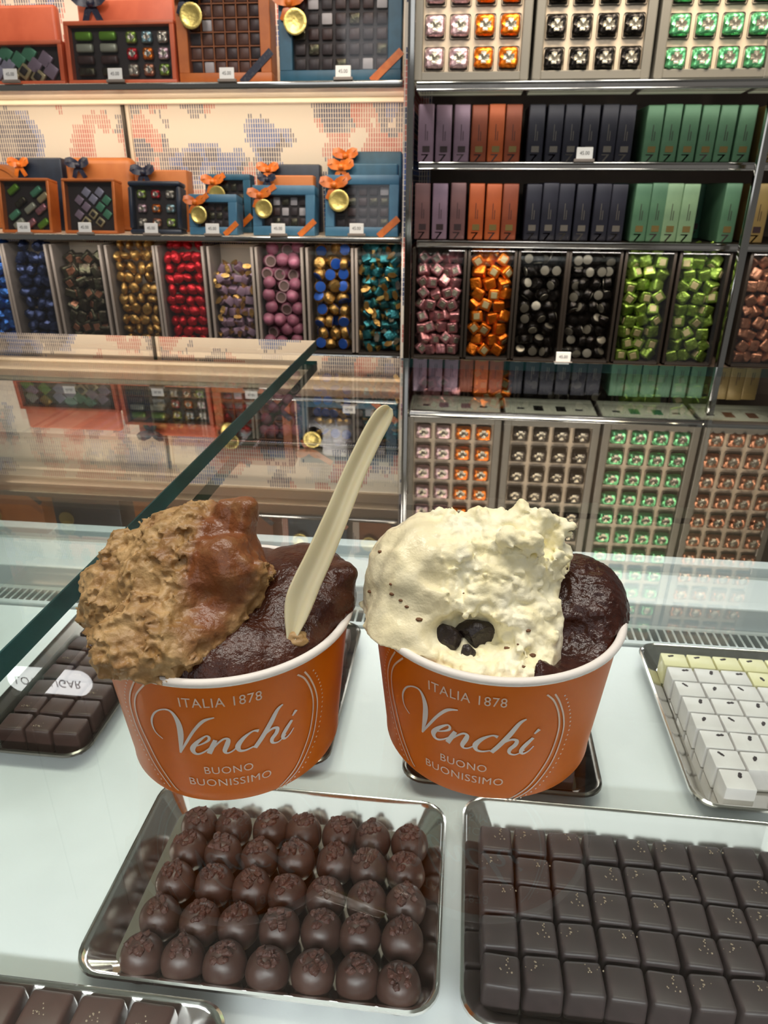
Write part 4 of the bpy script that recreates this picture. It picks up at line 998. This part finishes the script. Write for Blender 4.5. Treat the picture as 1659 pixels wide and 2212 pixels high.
# mirrored-only boxes on the shelf above the frame
XB = [(-1.52, .22, 'tan_box'), (-1.25, .24, 'navy_box'), (-0.98, .20, 'tan_box'), (-0.72, .24, 'orange_box'), (-0.45, .20, 'teal_box'), (-0.24, .14, 'tan_box')]
for i, (x, w, m) in enumerate(XB):
    t = thing('gift_box', '%s gift box, %s from the left on the shelf seen only mirrored' % ({'tan_box': 'orange', 'navy_box': 'navy', 'orange_box': 'orange-brown', 'teal_box': 'petrol'}[m], ORD[i]), 'box', (x, 2.06, 0.8005))
    obj('box_body', box_bm((-w/2, 0, 0), (w/2, 0.12, 0.17), .004, 2), M[m], t)
    ribbon_parts(t, w, .17, 0, 'navy_rib' if m != 'teal_box' else 'orange_rib', True, True, (.15, .8), 1.1)

# ------------------------------------------------------------------ candy bins
def rough_mesh(bm, amp, k, seed=0):
    for v in bm.verts: v.co += v.co.normalized()*amp*mnoise.noise(v.co*k+Vector((seed, 0, 0)))
def candy_protos(kind):
    out = []
    def mk(name, parts):
        if len(parts) == 1:
            o = obj(name, parts[0][1], parts[0][2]); tag(o, 'x', 'candy'); return o
        t = thing(name, 'x', 'candy')
        for n, bm_, m in parts: obj(n, bm_, m, t)
        return t
    def cube(s, m, seal=None, k=0.15, flat=1.0, nm=kind+'_foil_cube'):
        for sd in range(3):
            bm = bmesh.new(); add_box(bm, (-s/2, -s/2, -s*flat/2), (s/2, s/2, s*flat/2), s*k, 3)
            bmesh.ops.subdivide_edges(bm, edges=[e for e in bm.edges if e.calc_length() > s*.3], cuts=2, use_grid_fill=True)
            rough_mesh(bm, s*.018, 3.2/s, sd*5.0)
            parts = [('wrapper', bm, M[m])]
            if seal:
                b_ = bmesh.new(); add_box(b_, (-s*.27, -s*.27, s*flat/2-s*.03), (s*.27, s*.27, s*flat/2+s*.035), s*.02, 1); parts.append(('seal', b_, M[seal]))
            out.append(mk(nm, parts))
    S_ = 0.0272
    if kind == 'pink': cube(S_, 'f_pink', 'f_silver')
    elif kind == 'orange': cube(S_*1.08, 'f_orange', 'p_gold')
    elif kind == 'green': cube(S_*1.08, 'f_green', 'p_gold')
    elif kind == 'copper': cube(S_, 'f_copper', None)
    elif kind == 'bronze': cube(0.034, 'f_brown', 'f_copper', .12, .7)
    elif kind == 'black':
        for sd in range(2):
            bm = bmesh.new(); rg = lathe(bm, [(.004, -.010), (.013, -.010), (.0155, -.006), (.0165, .004), (.013, .009), (.004, .0095)], 20); cap(bm, rg[0], True); cap(bm, rg[-1])
            b_ = bmesh.new(); rg = lathe(b_, [(.0115, .0085), (.0112, .0105), (.006, .0112)], 20); cap(b_, rg[-1]); cap(b_, rg[0], True)
            bmesh.ops.recalc_face_normals(bm, faces=bm.faces); bmesh.ops.recalc_face_normals(b_, faces=b_.faces)
            out.append(mk('black_foil_button', [('wrapper', bm, M['f_black']), ('seal', b_, M['dull_seal'])]))
    elif kind == 'gold' or kind == 'red':
        for sd in range(3):
            bm = bmesh.new(); bmesh.ops.create_icosphere(bm, subdivisions=3, radius=.0150)
            for v in bm.verts:
                v.co = Vector((v.co.x*(1-.25*max(0, v.co.z/.015)), v.co.y*(.62 if kind == 'gold' else .75), v.co.z*1.25))
            rough_mesh(bm, .0012, 130, sd*4.); out.append(mk(kind+'_foil_egg', [('wrapper', bm, M['f_gold' if kind == 'gold' else 'f_red'])]))
    elif kind in ('navy', 'blue'):
        for sd in range(3):
            bm = bmesh.new(); bmesh.ops.create_icosphere(bm, subdivisions=2, radius=.0185); rough_mesh(bm, .007, 60, sd*3.)
            for v in bm.verts: v.co.y *= .7
            out.append(mk(kind+'_foil_candy', [('wrapper', bm, M['f_navy' if kind == 'navy' else 'f_blue'])]))
            out[-1].data.shade_flat()
    elif kind in ('lilac', 'teal'):
        for sd in range(3):
            s = .023 if kind == 'lilac' else .025
            bm = bmesh.new(); add_box(bm, (-s*.5, -s*.4, -s*.5), (s*.5, s*.4, s*.5), s*.12, 2)
            ends = []
            for sg in (-1, 1):
                b_ = bmesh.new(); rg = []
                for k_, (r_, z_) in enumerate(((.2, .48), (.22, .6), (.5, .95))):
                    rg.append([b_.verts.new((s*r_*math.cos(a)*(1+.25*(j % 2)), s*r_*.6*math.sin(a), sg*s*z_)) for j, a in enumerate([2*PI*q/10 for q in range(10)])])
                for k_ in range(2):
                    for j in range(10): b_.faces.new((rg[k_][j], rg[k_][(j+1) % 10], rg[k_+1][(j+1) % 10], rg[k_+1][j]))
                b_.faces.new(rg[2]); bmesh.ops.recalc_face_normals(b_, faces=b_.faces); ends.append(b_)
            out.append(mk(kind+'_twist_candy', [('wrapper', bm, M['lil_paper' if kind == 'lilac' else 'f_teal'])] + [('twisted_end', e_, M['f_gold' if kind == 'lilac' else 'f_silver' if sd == 2 else 'f_gold']) for e_ in ends]))
    elif kind == 'mauve':
        bm = bmesh.new(); rg = lathe(bm, [(.0155, 0), (.0175, .003), (.0178, .008), (.0160, .016), (.011, .022), (.004, .0245)], 24); cap(bm, rg[-1])
        b_ = bmesh.new(); rg = lathe(b_, [(.0155, .0002), (.0150, -.0008), (.0120, -.0008), (.0118, .0012)], 24)
        c_ = bmesh.new(); rg2 = lathe(c_, [(.0119, .0010), (.006, .0016)], 24); cap(c_, rg2[-1], True)
        for x_ in (bm, b_, c_): bmesh.ops.recalc_face_normals(x_, faces=x_.faces)
        out.append(mk('mauve_truffle', [('shell', bm, M['mauve']), ('rim', b_, M['mauve_rim']), ('filling', c_, M['mauve_in'])]))
    elif kind == 'bluedisc':
        bm = bmesh.new(); rg = lathe(bm, [(.006, -.012), (.014, -.010), (.0175, -.002), (.0165, .006), (.0150, .008)], 22); cap(bm, rg[0], True)
        b_ = bmesh.new(); rg = lathe(b_, [(.0150, .0078), (.0140, .0092), (.005, .0098)], 22); cap(b_, rg[-1])
        for x_ in (bm, b_): bmesh.ops.recalc_face_normals(x_, faces=x_.faces)
        out.append(mk('blue_disc_candy', [('wrapper', bm, M['f_gold']), ('blue_disc', b_, M['blue_disc'])]))
    return Proto(out)
DESC = {'pink': 'pink foil cube with silver seal', 'orange': 'orange foil cube with copper seal', 'green': 'lime green foil cube', 'copper': 'copper tan foil cube', 'bronze': 'dark bronze foil cube', 'black': 'black foil button with round silver seal',
        'gold': 'gold foil egg', 'red': 'red foil egg', 'navy': 'crumpled navy foil candy', 'blue': 'crumpled bright blue foil candy', 'lilac': 'lilac twist candy with gold ends', 'teal': 'teal twist candy with gold ends', 'mauve': 'mauve domed truffle', 'bluedisc': 'gold foil candy with round blue disc'}
PROT = {}
NBIN = {}
def candy_bin(kind, xa, xb, yt, yb, Y, depth, fill, side, row, pitch=0.030, layers=2, mside='acrylic_edge', label=None, zt=None, zb=None, tilt=None, top=True):
    ym = (yt+yb)/2
    X0, X1 = at(xa, ym, Y).x, at(xb, ym, Y).x
    zt = at((xa+xb)/2, yt, Y).z if zt is None else zt; zb = at((xa+xb)/2, yb, Y).z if zb is None else zb
    w = X1-X0; h = zt-zb; xc = (X0+X1)/2
    t = thing('candy_bin', label, 'bin', (xc, Y, zb))
    obj('front_panel', box_bm((-w/2+.003, 0, 0.002), (w/2-.003, 0.0025, h-0.002)), M['acrylic'], t, False)
    for sg in (-1, 1): obj('side_panel', box_bm((sg*(w/2)-.0035, -0.001, 0), (sg*(w/2)+.0035, depth, h), .0008, 1), M[mside], t, False)
    obj('bin_floor', box_bm((-w/2+.0036, 0.001, -0.004), (w/2-.0036, depth, 0.0018)), M['rear_dark'], t, False)
    obj('back_panel', box_bm((-w/2+.0036, depth-0.003, 0.002), (w/2-.0036, depth, h)), M['rear_dark'] if side == 'R' else M['cream'], t, False)
    if kind not in PROT: PROT[kind] = candy_protos(kind)
    pr = PROT[kind]; hf = h*fill
    wi = w-0.010; nx = max(2, int(round((wi)/pitch))); pz = pitch*0.93; nz = max(1, int(hf/pz))
    key = (kind, side, row, round(xa)); lab = DESC[kind]+' in the bin '+label.split(', ', 1)[1]; grp = DESC[kind]+'s '+label.split(', ', 1)[1]
    dx = wi/nx
    for L_ in range(layers):
        for j in range(nz+1 if L_ else nz):
            n_ = nx
            for i in range(n_):
                offx = (0.25 if (j+L_) % 2 else -0.25)*dx*0.8
                x = xc-wi/2+dx*(i+.5)+offx+random.uniform(-.12, .12)*dx; cl = .0275 if kind in ('navy', 'blue', 'teal', 'bluedisc', 'bronze') else .022; x = min(max(x, X0+cl), X1-cl)
                z = zb+0.018+pz*j+random.uniform(-.1, .1)*pz
                y = Y+(0.0255 if kind in ('navy', 'blue', 'teal', 'bluedisc', 'bronze') else 0.0215)+L_*pitch*0.85+random.uniform(0, .006)
                if kind in ('pink', 'orange', 'green', 'copper', 'bronze'): rot = (R(random.choice((-90, 0, 90, 180))+random.gauss(0, 22)), R(random.choice((0, 90))+random.gauss(0, 22)), random.uniform(0, 6.3)) if random.random() > .33 else (R(90+random.gauss(0, 15)), R(random.uniform(-45, 45)), R(random.gauss(0, 12)))
                elif kind in ('bluedisc', 'black'): rot = (R(90+random.gauss(0, 18)), 0, R(random.gauss(0, 18))) if random.random() < (.42 if kind == 'bluedisc' else .22) else (random.uniform(0, 6.3), random.uniform(0, 6.3), random.uniform(0, 6.3))
                elif kind == 'mauve': rot = (R(-90+random.gauss(0, 14)), 0, R(random.gauss(0, 14))) if random.random() < .3 else (R(random.uniform(20, 70)), R(random.uniform(-35, 35)), 0)
                else: rot = (random.uniform(0, 6.3), random.uniform(0, 6.3), random.uniform(0, 6.3))
                pr.place((x, y, z), rot, lab, grp)
    return t
# left unit, upper row of bins directly under the lower shelf
LB = [('blue', -80, 22, .95, 'crumpled bright blue candies, first at the left edge'), ('navy', 28, 116, .95, 'navy foil candies, second from the left edge'), ('bronze', 128, 230, .88, 'dark bronze cubes, third from the left edge'), ('gold', 243, 343, .97, 'gold foil eggs, left of the red ones'),
      ('red', 350, 446, .97, 'red foil eggs, between gold and lilac'), ('lilac', 458, 550, .80, 'lilac twist candies, right of the red eggs'), ('mauve', 559, 655, .92, 'mauve truffles, left of the blue disc candies'), ('bluedisc', 666, 762, .95, 'blue disc candies, left of the teal ones'), ('teal', 770, 872, .97, 'teal twist candies, right end of the left unit')]
zt_, zb_ = at(450, 532, 2.0).z, at(450, 752, 2.0).z
for kind, xa, xb, fill, d in LB:
    candy_bin(kind, xa, xb, 532, 752, 1.995, 0.10, fill, 'L', 0, pitch=0.034 if kind in ('mauve', 'bluedisc', 'bronze', 'navy', 'blue') else 0.031, label='clear bin of '+d, zt=zt_, zb=zb_)
# left unit, lower row seen through the glass
LB2 = [('gold', 330, 436, 'gold foil eggs, lower row at the left'), ('red', 443, 545, 'red foil eggs, lower row below the lilac ones'), ('mauve', 553, 655, 'mauve truffles, lower row seen through the glass'), ('bluedisc', 664, 764, 'blue disc candies, lower row seen through the glass'), ('teal', 772, 876, 'teal twist candies, lower row seen through the glass')]
for kind, xa, xb, d in LB2:
    candy_bin(kind, xa, xb, 800, 1000, 1.995, 0.10, .95, 'L', 1, pitch=0.036, layers=1, label='clear bin of '+d, zt=-0.295, zb=-0.53)
# right unit bins
RBN = [('pink', 893, 1001, .86, 'pink foil cubes, first of the right unit'), ('orange', 1009, 1107, .97, 'orange foil cubes, right of the pink ones'), ('black', 1115, 1216, .95, 'black buttons, right of the orange cubes'), ('black', 1222, 1330, .95, 'black buttons, left of the green cubes'),
       ('green', 1340, 1443, .97, 'lime green cubes, right of the black buttons'), ('green', 1455, 1560, .97, 'lime green cubes, beside the slanting post'), ('copper', 1604, 1720, .90, 'copper cubes, right of the slanting post')]
zt2, zb2 = at(1000, 536, 1.93).z, at(1000, 772, 1.93).z
for kind, xa, xb, fill, d in RBN:
    candy_bin(kind, xa, xb, 536, 772, 1.93, 0.10, fill, 'R', 0, pitch=0.0315, mside='dark_metal', label='tinted bin of '+d, zt=zt2, zb=zb2)
RB2 = [('pink', 897, 1003, 'pink foil cubes, lower row seen through the glass'), ('orange', 1011, 1112, 'orange foil cubes, lower row seen through the glass'), ('black', 1120, 1325, 'black buttons, lower row seen through the glass'), ('green', 1335, 1440, 'lime green cubes, lower row seen through the glass'), ('green', 1450, 1552, 'lime green cubes, lower row beside the post')]
for kind, xa, xb, d in RB2:
    candy_bin(kind, xa, xb, 790, 900, 1.93, 0.10, .95, 'R', 1, pitch=0.031, layers=1, mside='dark_metal', label='tinted bin of '+d, zt=-0.275, zb=-0.40)
# base cabinets behind the bins
def base_cab(x0, x1, y, zt, label, m):
    t = thing('base_cabinet', label, 'cabinet', ((x0+x1)/2, y, -0.95)); sx = (x1-x0)/2
    obj('body', box_bm((-sx, 0, 0), (sx, 2.27-y, zt+0.95), .002, 1), M[m], t, False)
    bm = bmesh.new(); add_box(bm, (-sx, -0.012, zt+0.94), (sx, 0.0, zt+0.952), .002, 1); obj('front_rail', bm, M['chrome'], t, False)
    return t
base_cab(XS0, XS1, 1.99, -0.54, 'printed base cabinet under the left candy bins', 'wallpaper')
base_cab(at(890, 700, 1.93).x, 0.95, 1.925, -0.41, 'brown base cabinet under the right candy bins', 'cab')
# dividing step shelf between the two rows of bins
def bin_ledge(x0, x1, y, z, label):
    t = thing('bin_shelf', label, 'shelf', ((x0+x1)/2, y, z)); sx = (x1-x0)/2
    obj('board', box_bm((-sx, 0.012, 0), (sx, 2.27-y, 0.012)), M['cab'], t, False)
    bm = bmesh.new(); add_box(bm, (-sx, 0, -0.002), (sx, 0.0115, 0.013), .003, 2); obj('front_rail', bm, M['chrome'], t)
    return t
bin_ledge(XS0, XS1, 1.985, zb_-0.018, 'thin shelf carrying the upper left candy bins')
bin_ledge(at(890, 700, 1.93).x, 0.95, 1.915, zb2-0.018, 'thin shelf carrying the upper right candy bins')

# ------------------------------------------------------------------ right unit: posts, shelves, book boxes, display boxes
XA = at(889, 360, 1.86).x; XZ = 1.0
def post(x, y, label, m='chrome', r=0.008, zt=1.74):
    bm = bmesh.new(); add_box(bm, (-r, -r, 0), (r, r, zt+0.95), .002, 2); return tag(obj('steel_post', bm, M[m], None, True, (x, y, -0.95)), label, 'post')
post(XA, 1.80, 'chrome post where the left and right wall units meet')
post(at(1600, 560, 1.86).x, 1.86, 'slanting looking steel post right of the green candy bins', 'chrome', .009, at(1000, 176, 1.8).z-0.019)
def rshelf(z, y0, label, m='dark_metal', th=0.018, y1=2.27):
    t = thing('wall_shelf', label, 'shelf', ((XA+XZ)/2, y0, z-th)); sx = (XZ-XA)/2-0.012
    obj('board', box_bm((-sx, 0.010, th-0.007), (sx, y1-y0, th-0.001)), M[m], t, False)
    bm = bmesh.new(); add_box(bm, (-sx, 0, th-0.0055), (sx, 0.009, th), .002, 2); add_box(bm, (-sx, 0, 0), (sx, 0.009, 0.0045), .002, 2)
    obj('chrome_rail', bm, M['chrome'], t)
    obj('rail_strip', box_bm((-sx, 0.002, 0.0046), (sx, 0.0088, th-0.0056)), M['steel'], t, False)
    return t
zR1 = at(1000, 176, 1.8).z; zR2 = at(1000, 350, 1.92).z; zR3 = at(1000, 520, 1.92).z
rshelf(zR1, 1.795, 'chrome edged shelf under the tall white candy displays', 'acrylic')
rshelf(zR2, 1.92, 'chrome edged shelf under the upper row of slim boxes')
rshelf(zR3, 1.92, 'chrome edged shelf under the lower row of slim boxes')
def slim_proto(col, dcol, num, pr_m, emblem_m, txt=True):
    m = mat('slim_box_'+col, col, 0.38, 0.25, c2=dcol, nscale=18, lo=.3, hi=.7)
    t = thing('slim_box', 'x', 'box')
    w, h, d = 0.0385, 0.170, 0.15
    obj('sleeve', box_bm((-w/2, 0, 0), (w/2, d, h), .0035, 3), m, t)
    me = text_mesh(num, 0.052, 0.0006); b_ = bmesh.new(); b_.from_mesh(me); bpy.data.meshes.remove(me)
    rotm = Matrix.Rotation(R(38), 4, 'Z')
    for v in b_.verts:
        q = v.co; v.co = Vector((q.x*0.8-0.002, -0.0004, 0.002+q.y*0.62))
    obj('numeral_print', b_, M[pr_m], t, False)
    b_ = bmesh.new(); add_box(b_, (-.008, -.0007, .030), (.010, .0005, .048), .0, 1); obj('emblem_print', b_, M[emblem_m], t, False)
    b_ = bmesh.new()
    for k in range(2 if txt else 1): add_box(b_, (-.002+k*.005, -.0006, .064), (-.0006+k*.005, .0005, .112-k*.02))
    obj('fine_print', b_, M[pr_m], t, False)
    return Proto([t])
SP = {'purple': slim_proto('806A7C', '8A7486', '7', 'dark_print', 'dark_print'), 'plum': slim_proto('664A4C', '745454', '7', 'dark_print', 'dark_print'), 'orange': slim_proto('B05A30', 'A04C28', '7', 'dark_print', 'gold_print'), 'rust': slim_proto('8A4830', '7C3E2A', '7', 'dark_print', 'gold_print'),
      'navy': slim_proto('23242E', '2A2B38', '7', 'silver_print', 'silver_print'), 'green': slim_proto('4C7258', '587E62', '7', 'dark_print', 'gold_print'), 'pale': slim_proto('749272', '84A27E', '7', 'dark_print', 'gold_print'), 'deep': slim_proto('285440', '305E48', '7', 'dark_print', 'dark_print'), 'amber': slim_proto('B87830', 'A86828', '7', 'dark_print', 'dark_print'), 'ochre': slim_proto('8A7448', '94804E', '7', 'dark_print', 'dark_print')}
ROW1 = [('purple', 922), ('purple', 961), ('purple', 1000), ('rust', 1038), ('orange', 1076), ('rust', 1113), ('navy', 1163), ('navy', 1203), ('navy', 1242), ('navy', 1282), ('navy', 1322), ('navy', 1360), ('green', 1420), ('green', 1460), ('green', 1500), ('green', 1540), ('green', 1580), ('green', 1622), ('ochre', 1684), ('ochre', 1722), ('ochre', 1760)]
ROW2 = [('plum', 914), ('purple', 952), ('plum', 992), ('orange', 1032), ('orange', 1069), ('rust', 1106), ('navy', 1157), ('navy', 1192), ('navy', 1228), ('navy', 1266), ('navy', 1307), ('navy', 1343), ('deep', 1372), ('green', 1394), ('green', 1429), ('pale', 1463), ('pale', 1498), ('deep', 1522), ('deep', 1556), ('green', 1590), ('amber', 1622), ('ochre', 1655)]
CN = {'purple': 'purple', 'plum': 'plum brown', 'orange': 'orange', 'rust': 'rust brown', 'navy': 'black navy', 'green': 'green', 'pale': 'pale green', 'deep': 'deep green', 'amber': 'amber', 'ochre': 'ochre'}
for rowi, (row, yt, zsh) in enumerate(((ROW1, 225, zR2), (ROW2, 396, zR3))):
    cnt = {}
    for k, (cn, x) in enumerate(row):
        j = cnt.get(cn, 0); cnt[cn] = j+1
        back = 0.156 if cn in ('deep', 'amber') and rowi == 1 else 0
        p = at(x, yt, 1.945); ht = p.z-zsh
        lab = 'slim %s box, %s of its colour from the left, %s row' % (CN[cn], ORD[j], ('upper', 'lower')[rowi])
        o = SP[cn].place((p.x+random.uniform(-.0008, .0008), 1.945+back+random.uniform(0, .003), zsh+0.0004), (0, 0, R(random.uniform(-1.5, 1.5))), lab, 'slim boxes in the %s row' % ('upper', 'lower')[rowi])
        o.scale = (1, 0.4 if back else 1, ht/0.170*(1 + random.uniform(-.012, .012)))
price(1262, 344, 1.915, 'white price tag on the rail in front of the black navy slim boxes')
price(1216, 782, 1.905, 'white price tag under the two bins of black buttons')
# little clear stoppers along the shelf edge
def display_box(xa, xb, cols, label, lean=3):
    A, B = at(xa, 173, 1.81), at(xb, 173, 1.81); w = B.x-A.x; h = 0.72; d = 0.18; z0 = zR1+0.0005
    t = thing('display_box', label, 'box', ((A.x+B.x)/2, 1.81, z0), (R(-lean), 0, 0))
    bm = bmesh.new(); f = 0.020
    add_box(bm, (-w/2, 0, 0.002), (-w/2+f, d, h), .003, 2); add_box(bm, (w/2-f, 0, 0.002), (w/2, d, h), .003, 2); add_box(bm, (-w/2+f*.9, 0, 0.002), (w/2-f*.9, d, f), .002, 1); add_box(bm, (-w/2+f*.9, 0, h-f), (w/2-f*.9, d, h), .002, 1)
    add_box(bm, (-w/2+f*.9, 0.03, f*.9), (w/2-f*.9, d, h-f*.9))
    obj('outer_frame', bm, M['grey_frame'], t, False)
    pw = w-2*f
    px_ = 0.0535; pz_ = 0.0600; cs = 0.040; z1 = at((xa+xb)/2, 124, 1.81).z-z0
    bm = bmesh.new(); add_box(bm, (-pw/2, 0.012, f), (pw/2, 0.031, h-f), mi=0)
    add_box(bm, (-2.08*px_, 0.0116, z1-pz_*.52), (2.08*px_, 0.0125, z1+pz_*10.52), mi=2)
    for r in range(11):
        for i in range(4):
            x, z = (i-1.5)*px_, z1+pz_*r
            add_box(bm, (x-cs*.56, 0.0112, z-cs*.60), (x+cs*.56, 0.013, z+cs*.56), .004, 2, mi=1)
    obj('front_panel', bm, [M['cream_front'], M['cell_shade'], M['grid_grey']], t, False)
    for r in range(11):
        for i in range(4):
            add_c(t, 'foil_candy', 'foil', cols[i], (i-1.5)*px_, 0.0125, z1+pz_*r, cs, cs)
            if r == 0 and i == 0: pass
    # underside print with two candies
    obj('base_panel', box_bm((-w/2+.004, 0.004, 0.0), (w/2-.004, d-.004, 0.0022)), M['pale_base'], t, False)
    bm = bmesh.new()
    for sx in (-.030, .030): add_box(bm, (sx-.013, d*.40, -0.0004), (sx+.013, d*.62, 0.001), .0)
    o = obj('base_candy_print', bm, M[cols[1] if cols[0] == cols[1] else cols[0]], t, False)
    bm = bmesh.new()
    for sx in (-.078, .078): add_box(bm, (sx-.010, d*.45, -0.0004), (sx+.010, d*.52, 0.001))
    add_box(bm, (-.030, d*.14, -0.0004), (.030, d*.20, 0.001))
    obj('base_mark_print', bm, M['ink'], t, False)
    return t
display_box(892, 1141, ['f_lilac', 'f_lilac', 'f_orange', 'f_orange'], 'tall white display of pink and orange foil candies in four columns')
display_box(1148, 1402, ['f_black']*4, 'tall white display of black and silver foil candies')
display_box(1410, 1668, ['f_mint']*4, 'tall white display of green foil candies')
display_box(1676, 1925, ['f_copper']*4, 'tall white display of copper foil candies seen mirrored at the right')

# ------------------------------------------------------------------ lit sign hanging in the room, mirrored in the glass
def hanging_sign():
    c_ = Vector((-0.974, 1.3, 0.942)); w, h = 0.215, 0.068
    t = thing('lit_sign', 'small white lit sign reading low sugar, mirrored in the glass at the left', 'sign', (c_.x, 1.3, c_.z), (0, 0, 0))
    bm = bmesh.new(); pts = rrect(w/2, h/2, h/2-.0005, 8)
    a = [bm.verts.new((p[0], 0, p[1])) for p in pts]; b_ = [bm.verts.new((p[0], 0.012, p[1])) for p in pts]
    n = len(a); bm.faces.new(a); bm.faces.new(b_[::-1])
    for i in range(n): bm.faces.new((a[i], b_[i], b_[(i+1) % n], a[(i+1) % n]))
    bmesh.ops.recalc_face_normals(bm, faces=bm.faces); obj('lit_face', bm, M['sign'], t, False)
    me = text_mesh('LOW SUGAR', 0.034, 0.001); b2_ = bmesh.new(); b2_.from_mesh(me); bpy.data.meshes.remove(me)
    xs = [v.co.x for v in b2_.verts]; k = 0.172/(max(xs)-min(xs)); mid = (max(xs)+min(xs))/2
    for v in b2_.verts: v.co = Vector(((v.co.x-mid)*k, -0.0012, v.co.y-0.012))
    obj('lettering', b2_, M['ink'], t, False)
    for sx in (-.08, .08):
        bm = bmesh.new(); tube(bm, [(sx, 0.006, h/2-.004), (sx, 0.006, 1.75-c_.z-0.0005)], .0015, 6); obj('hanging_wire', bm, M['dark_metal'], t)
hanging_sign()
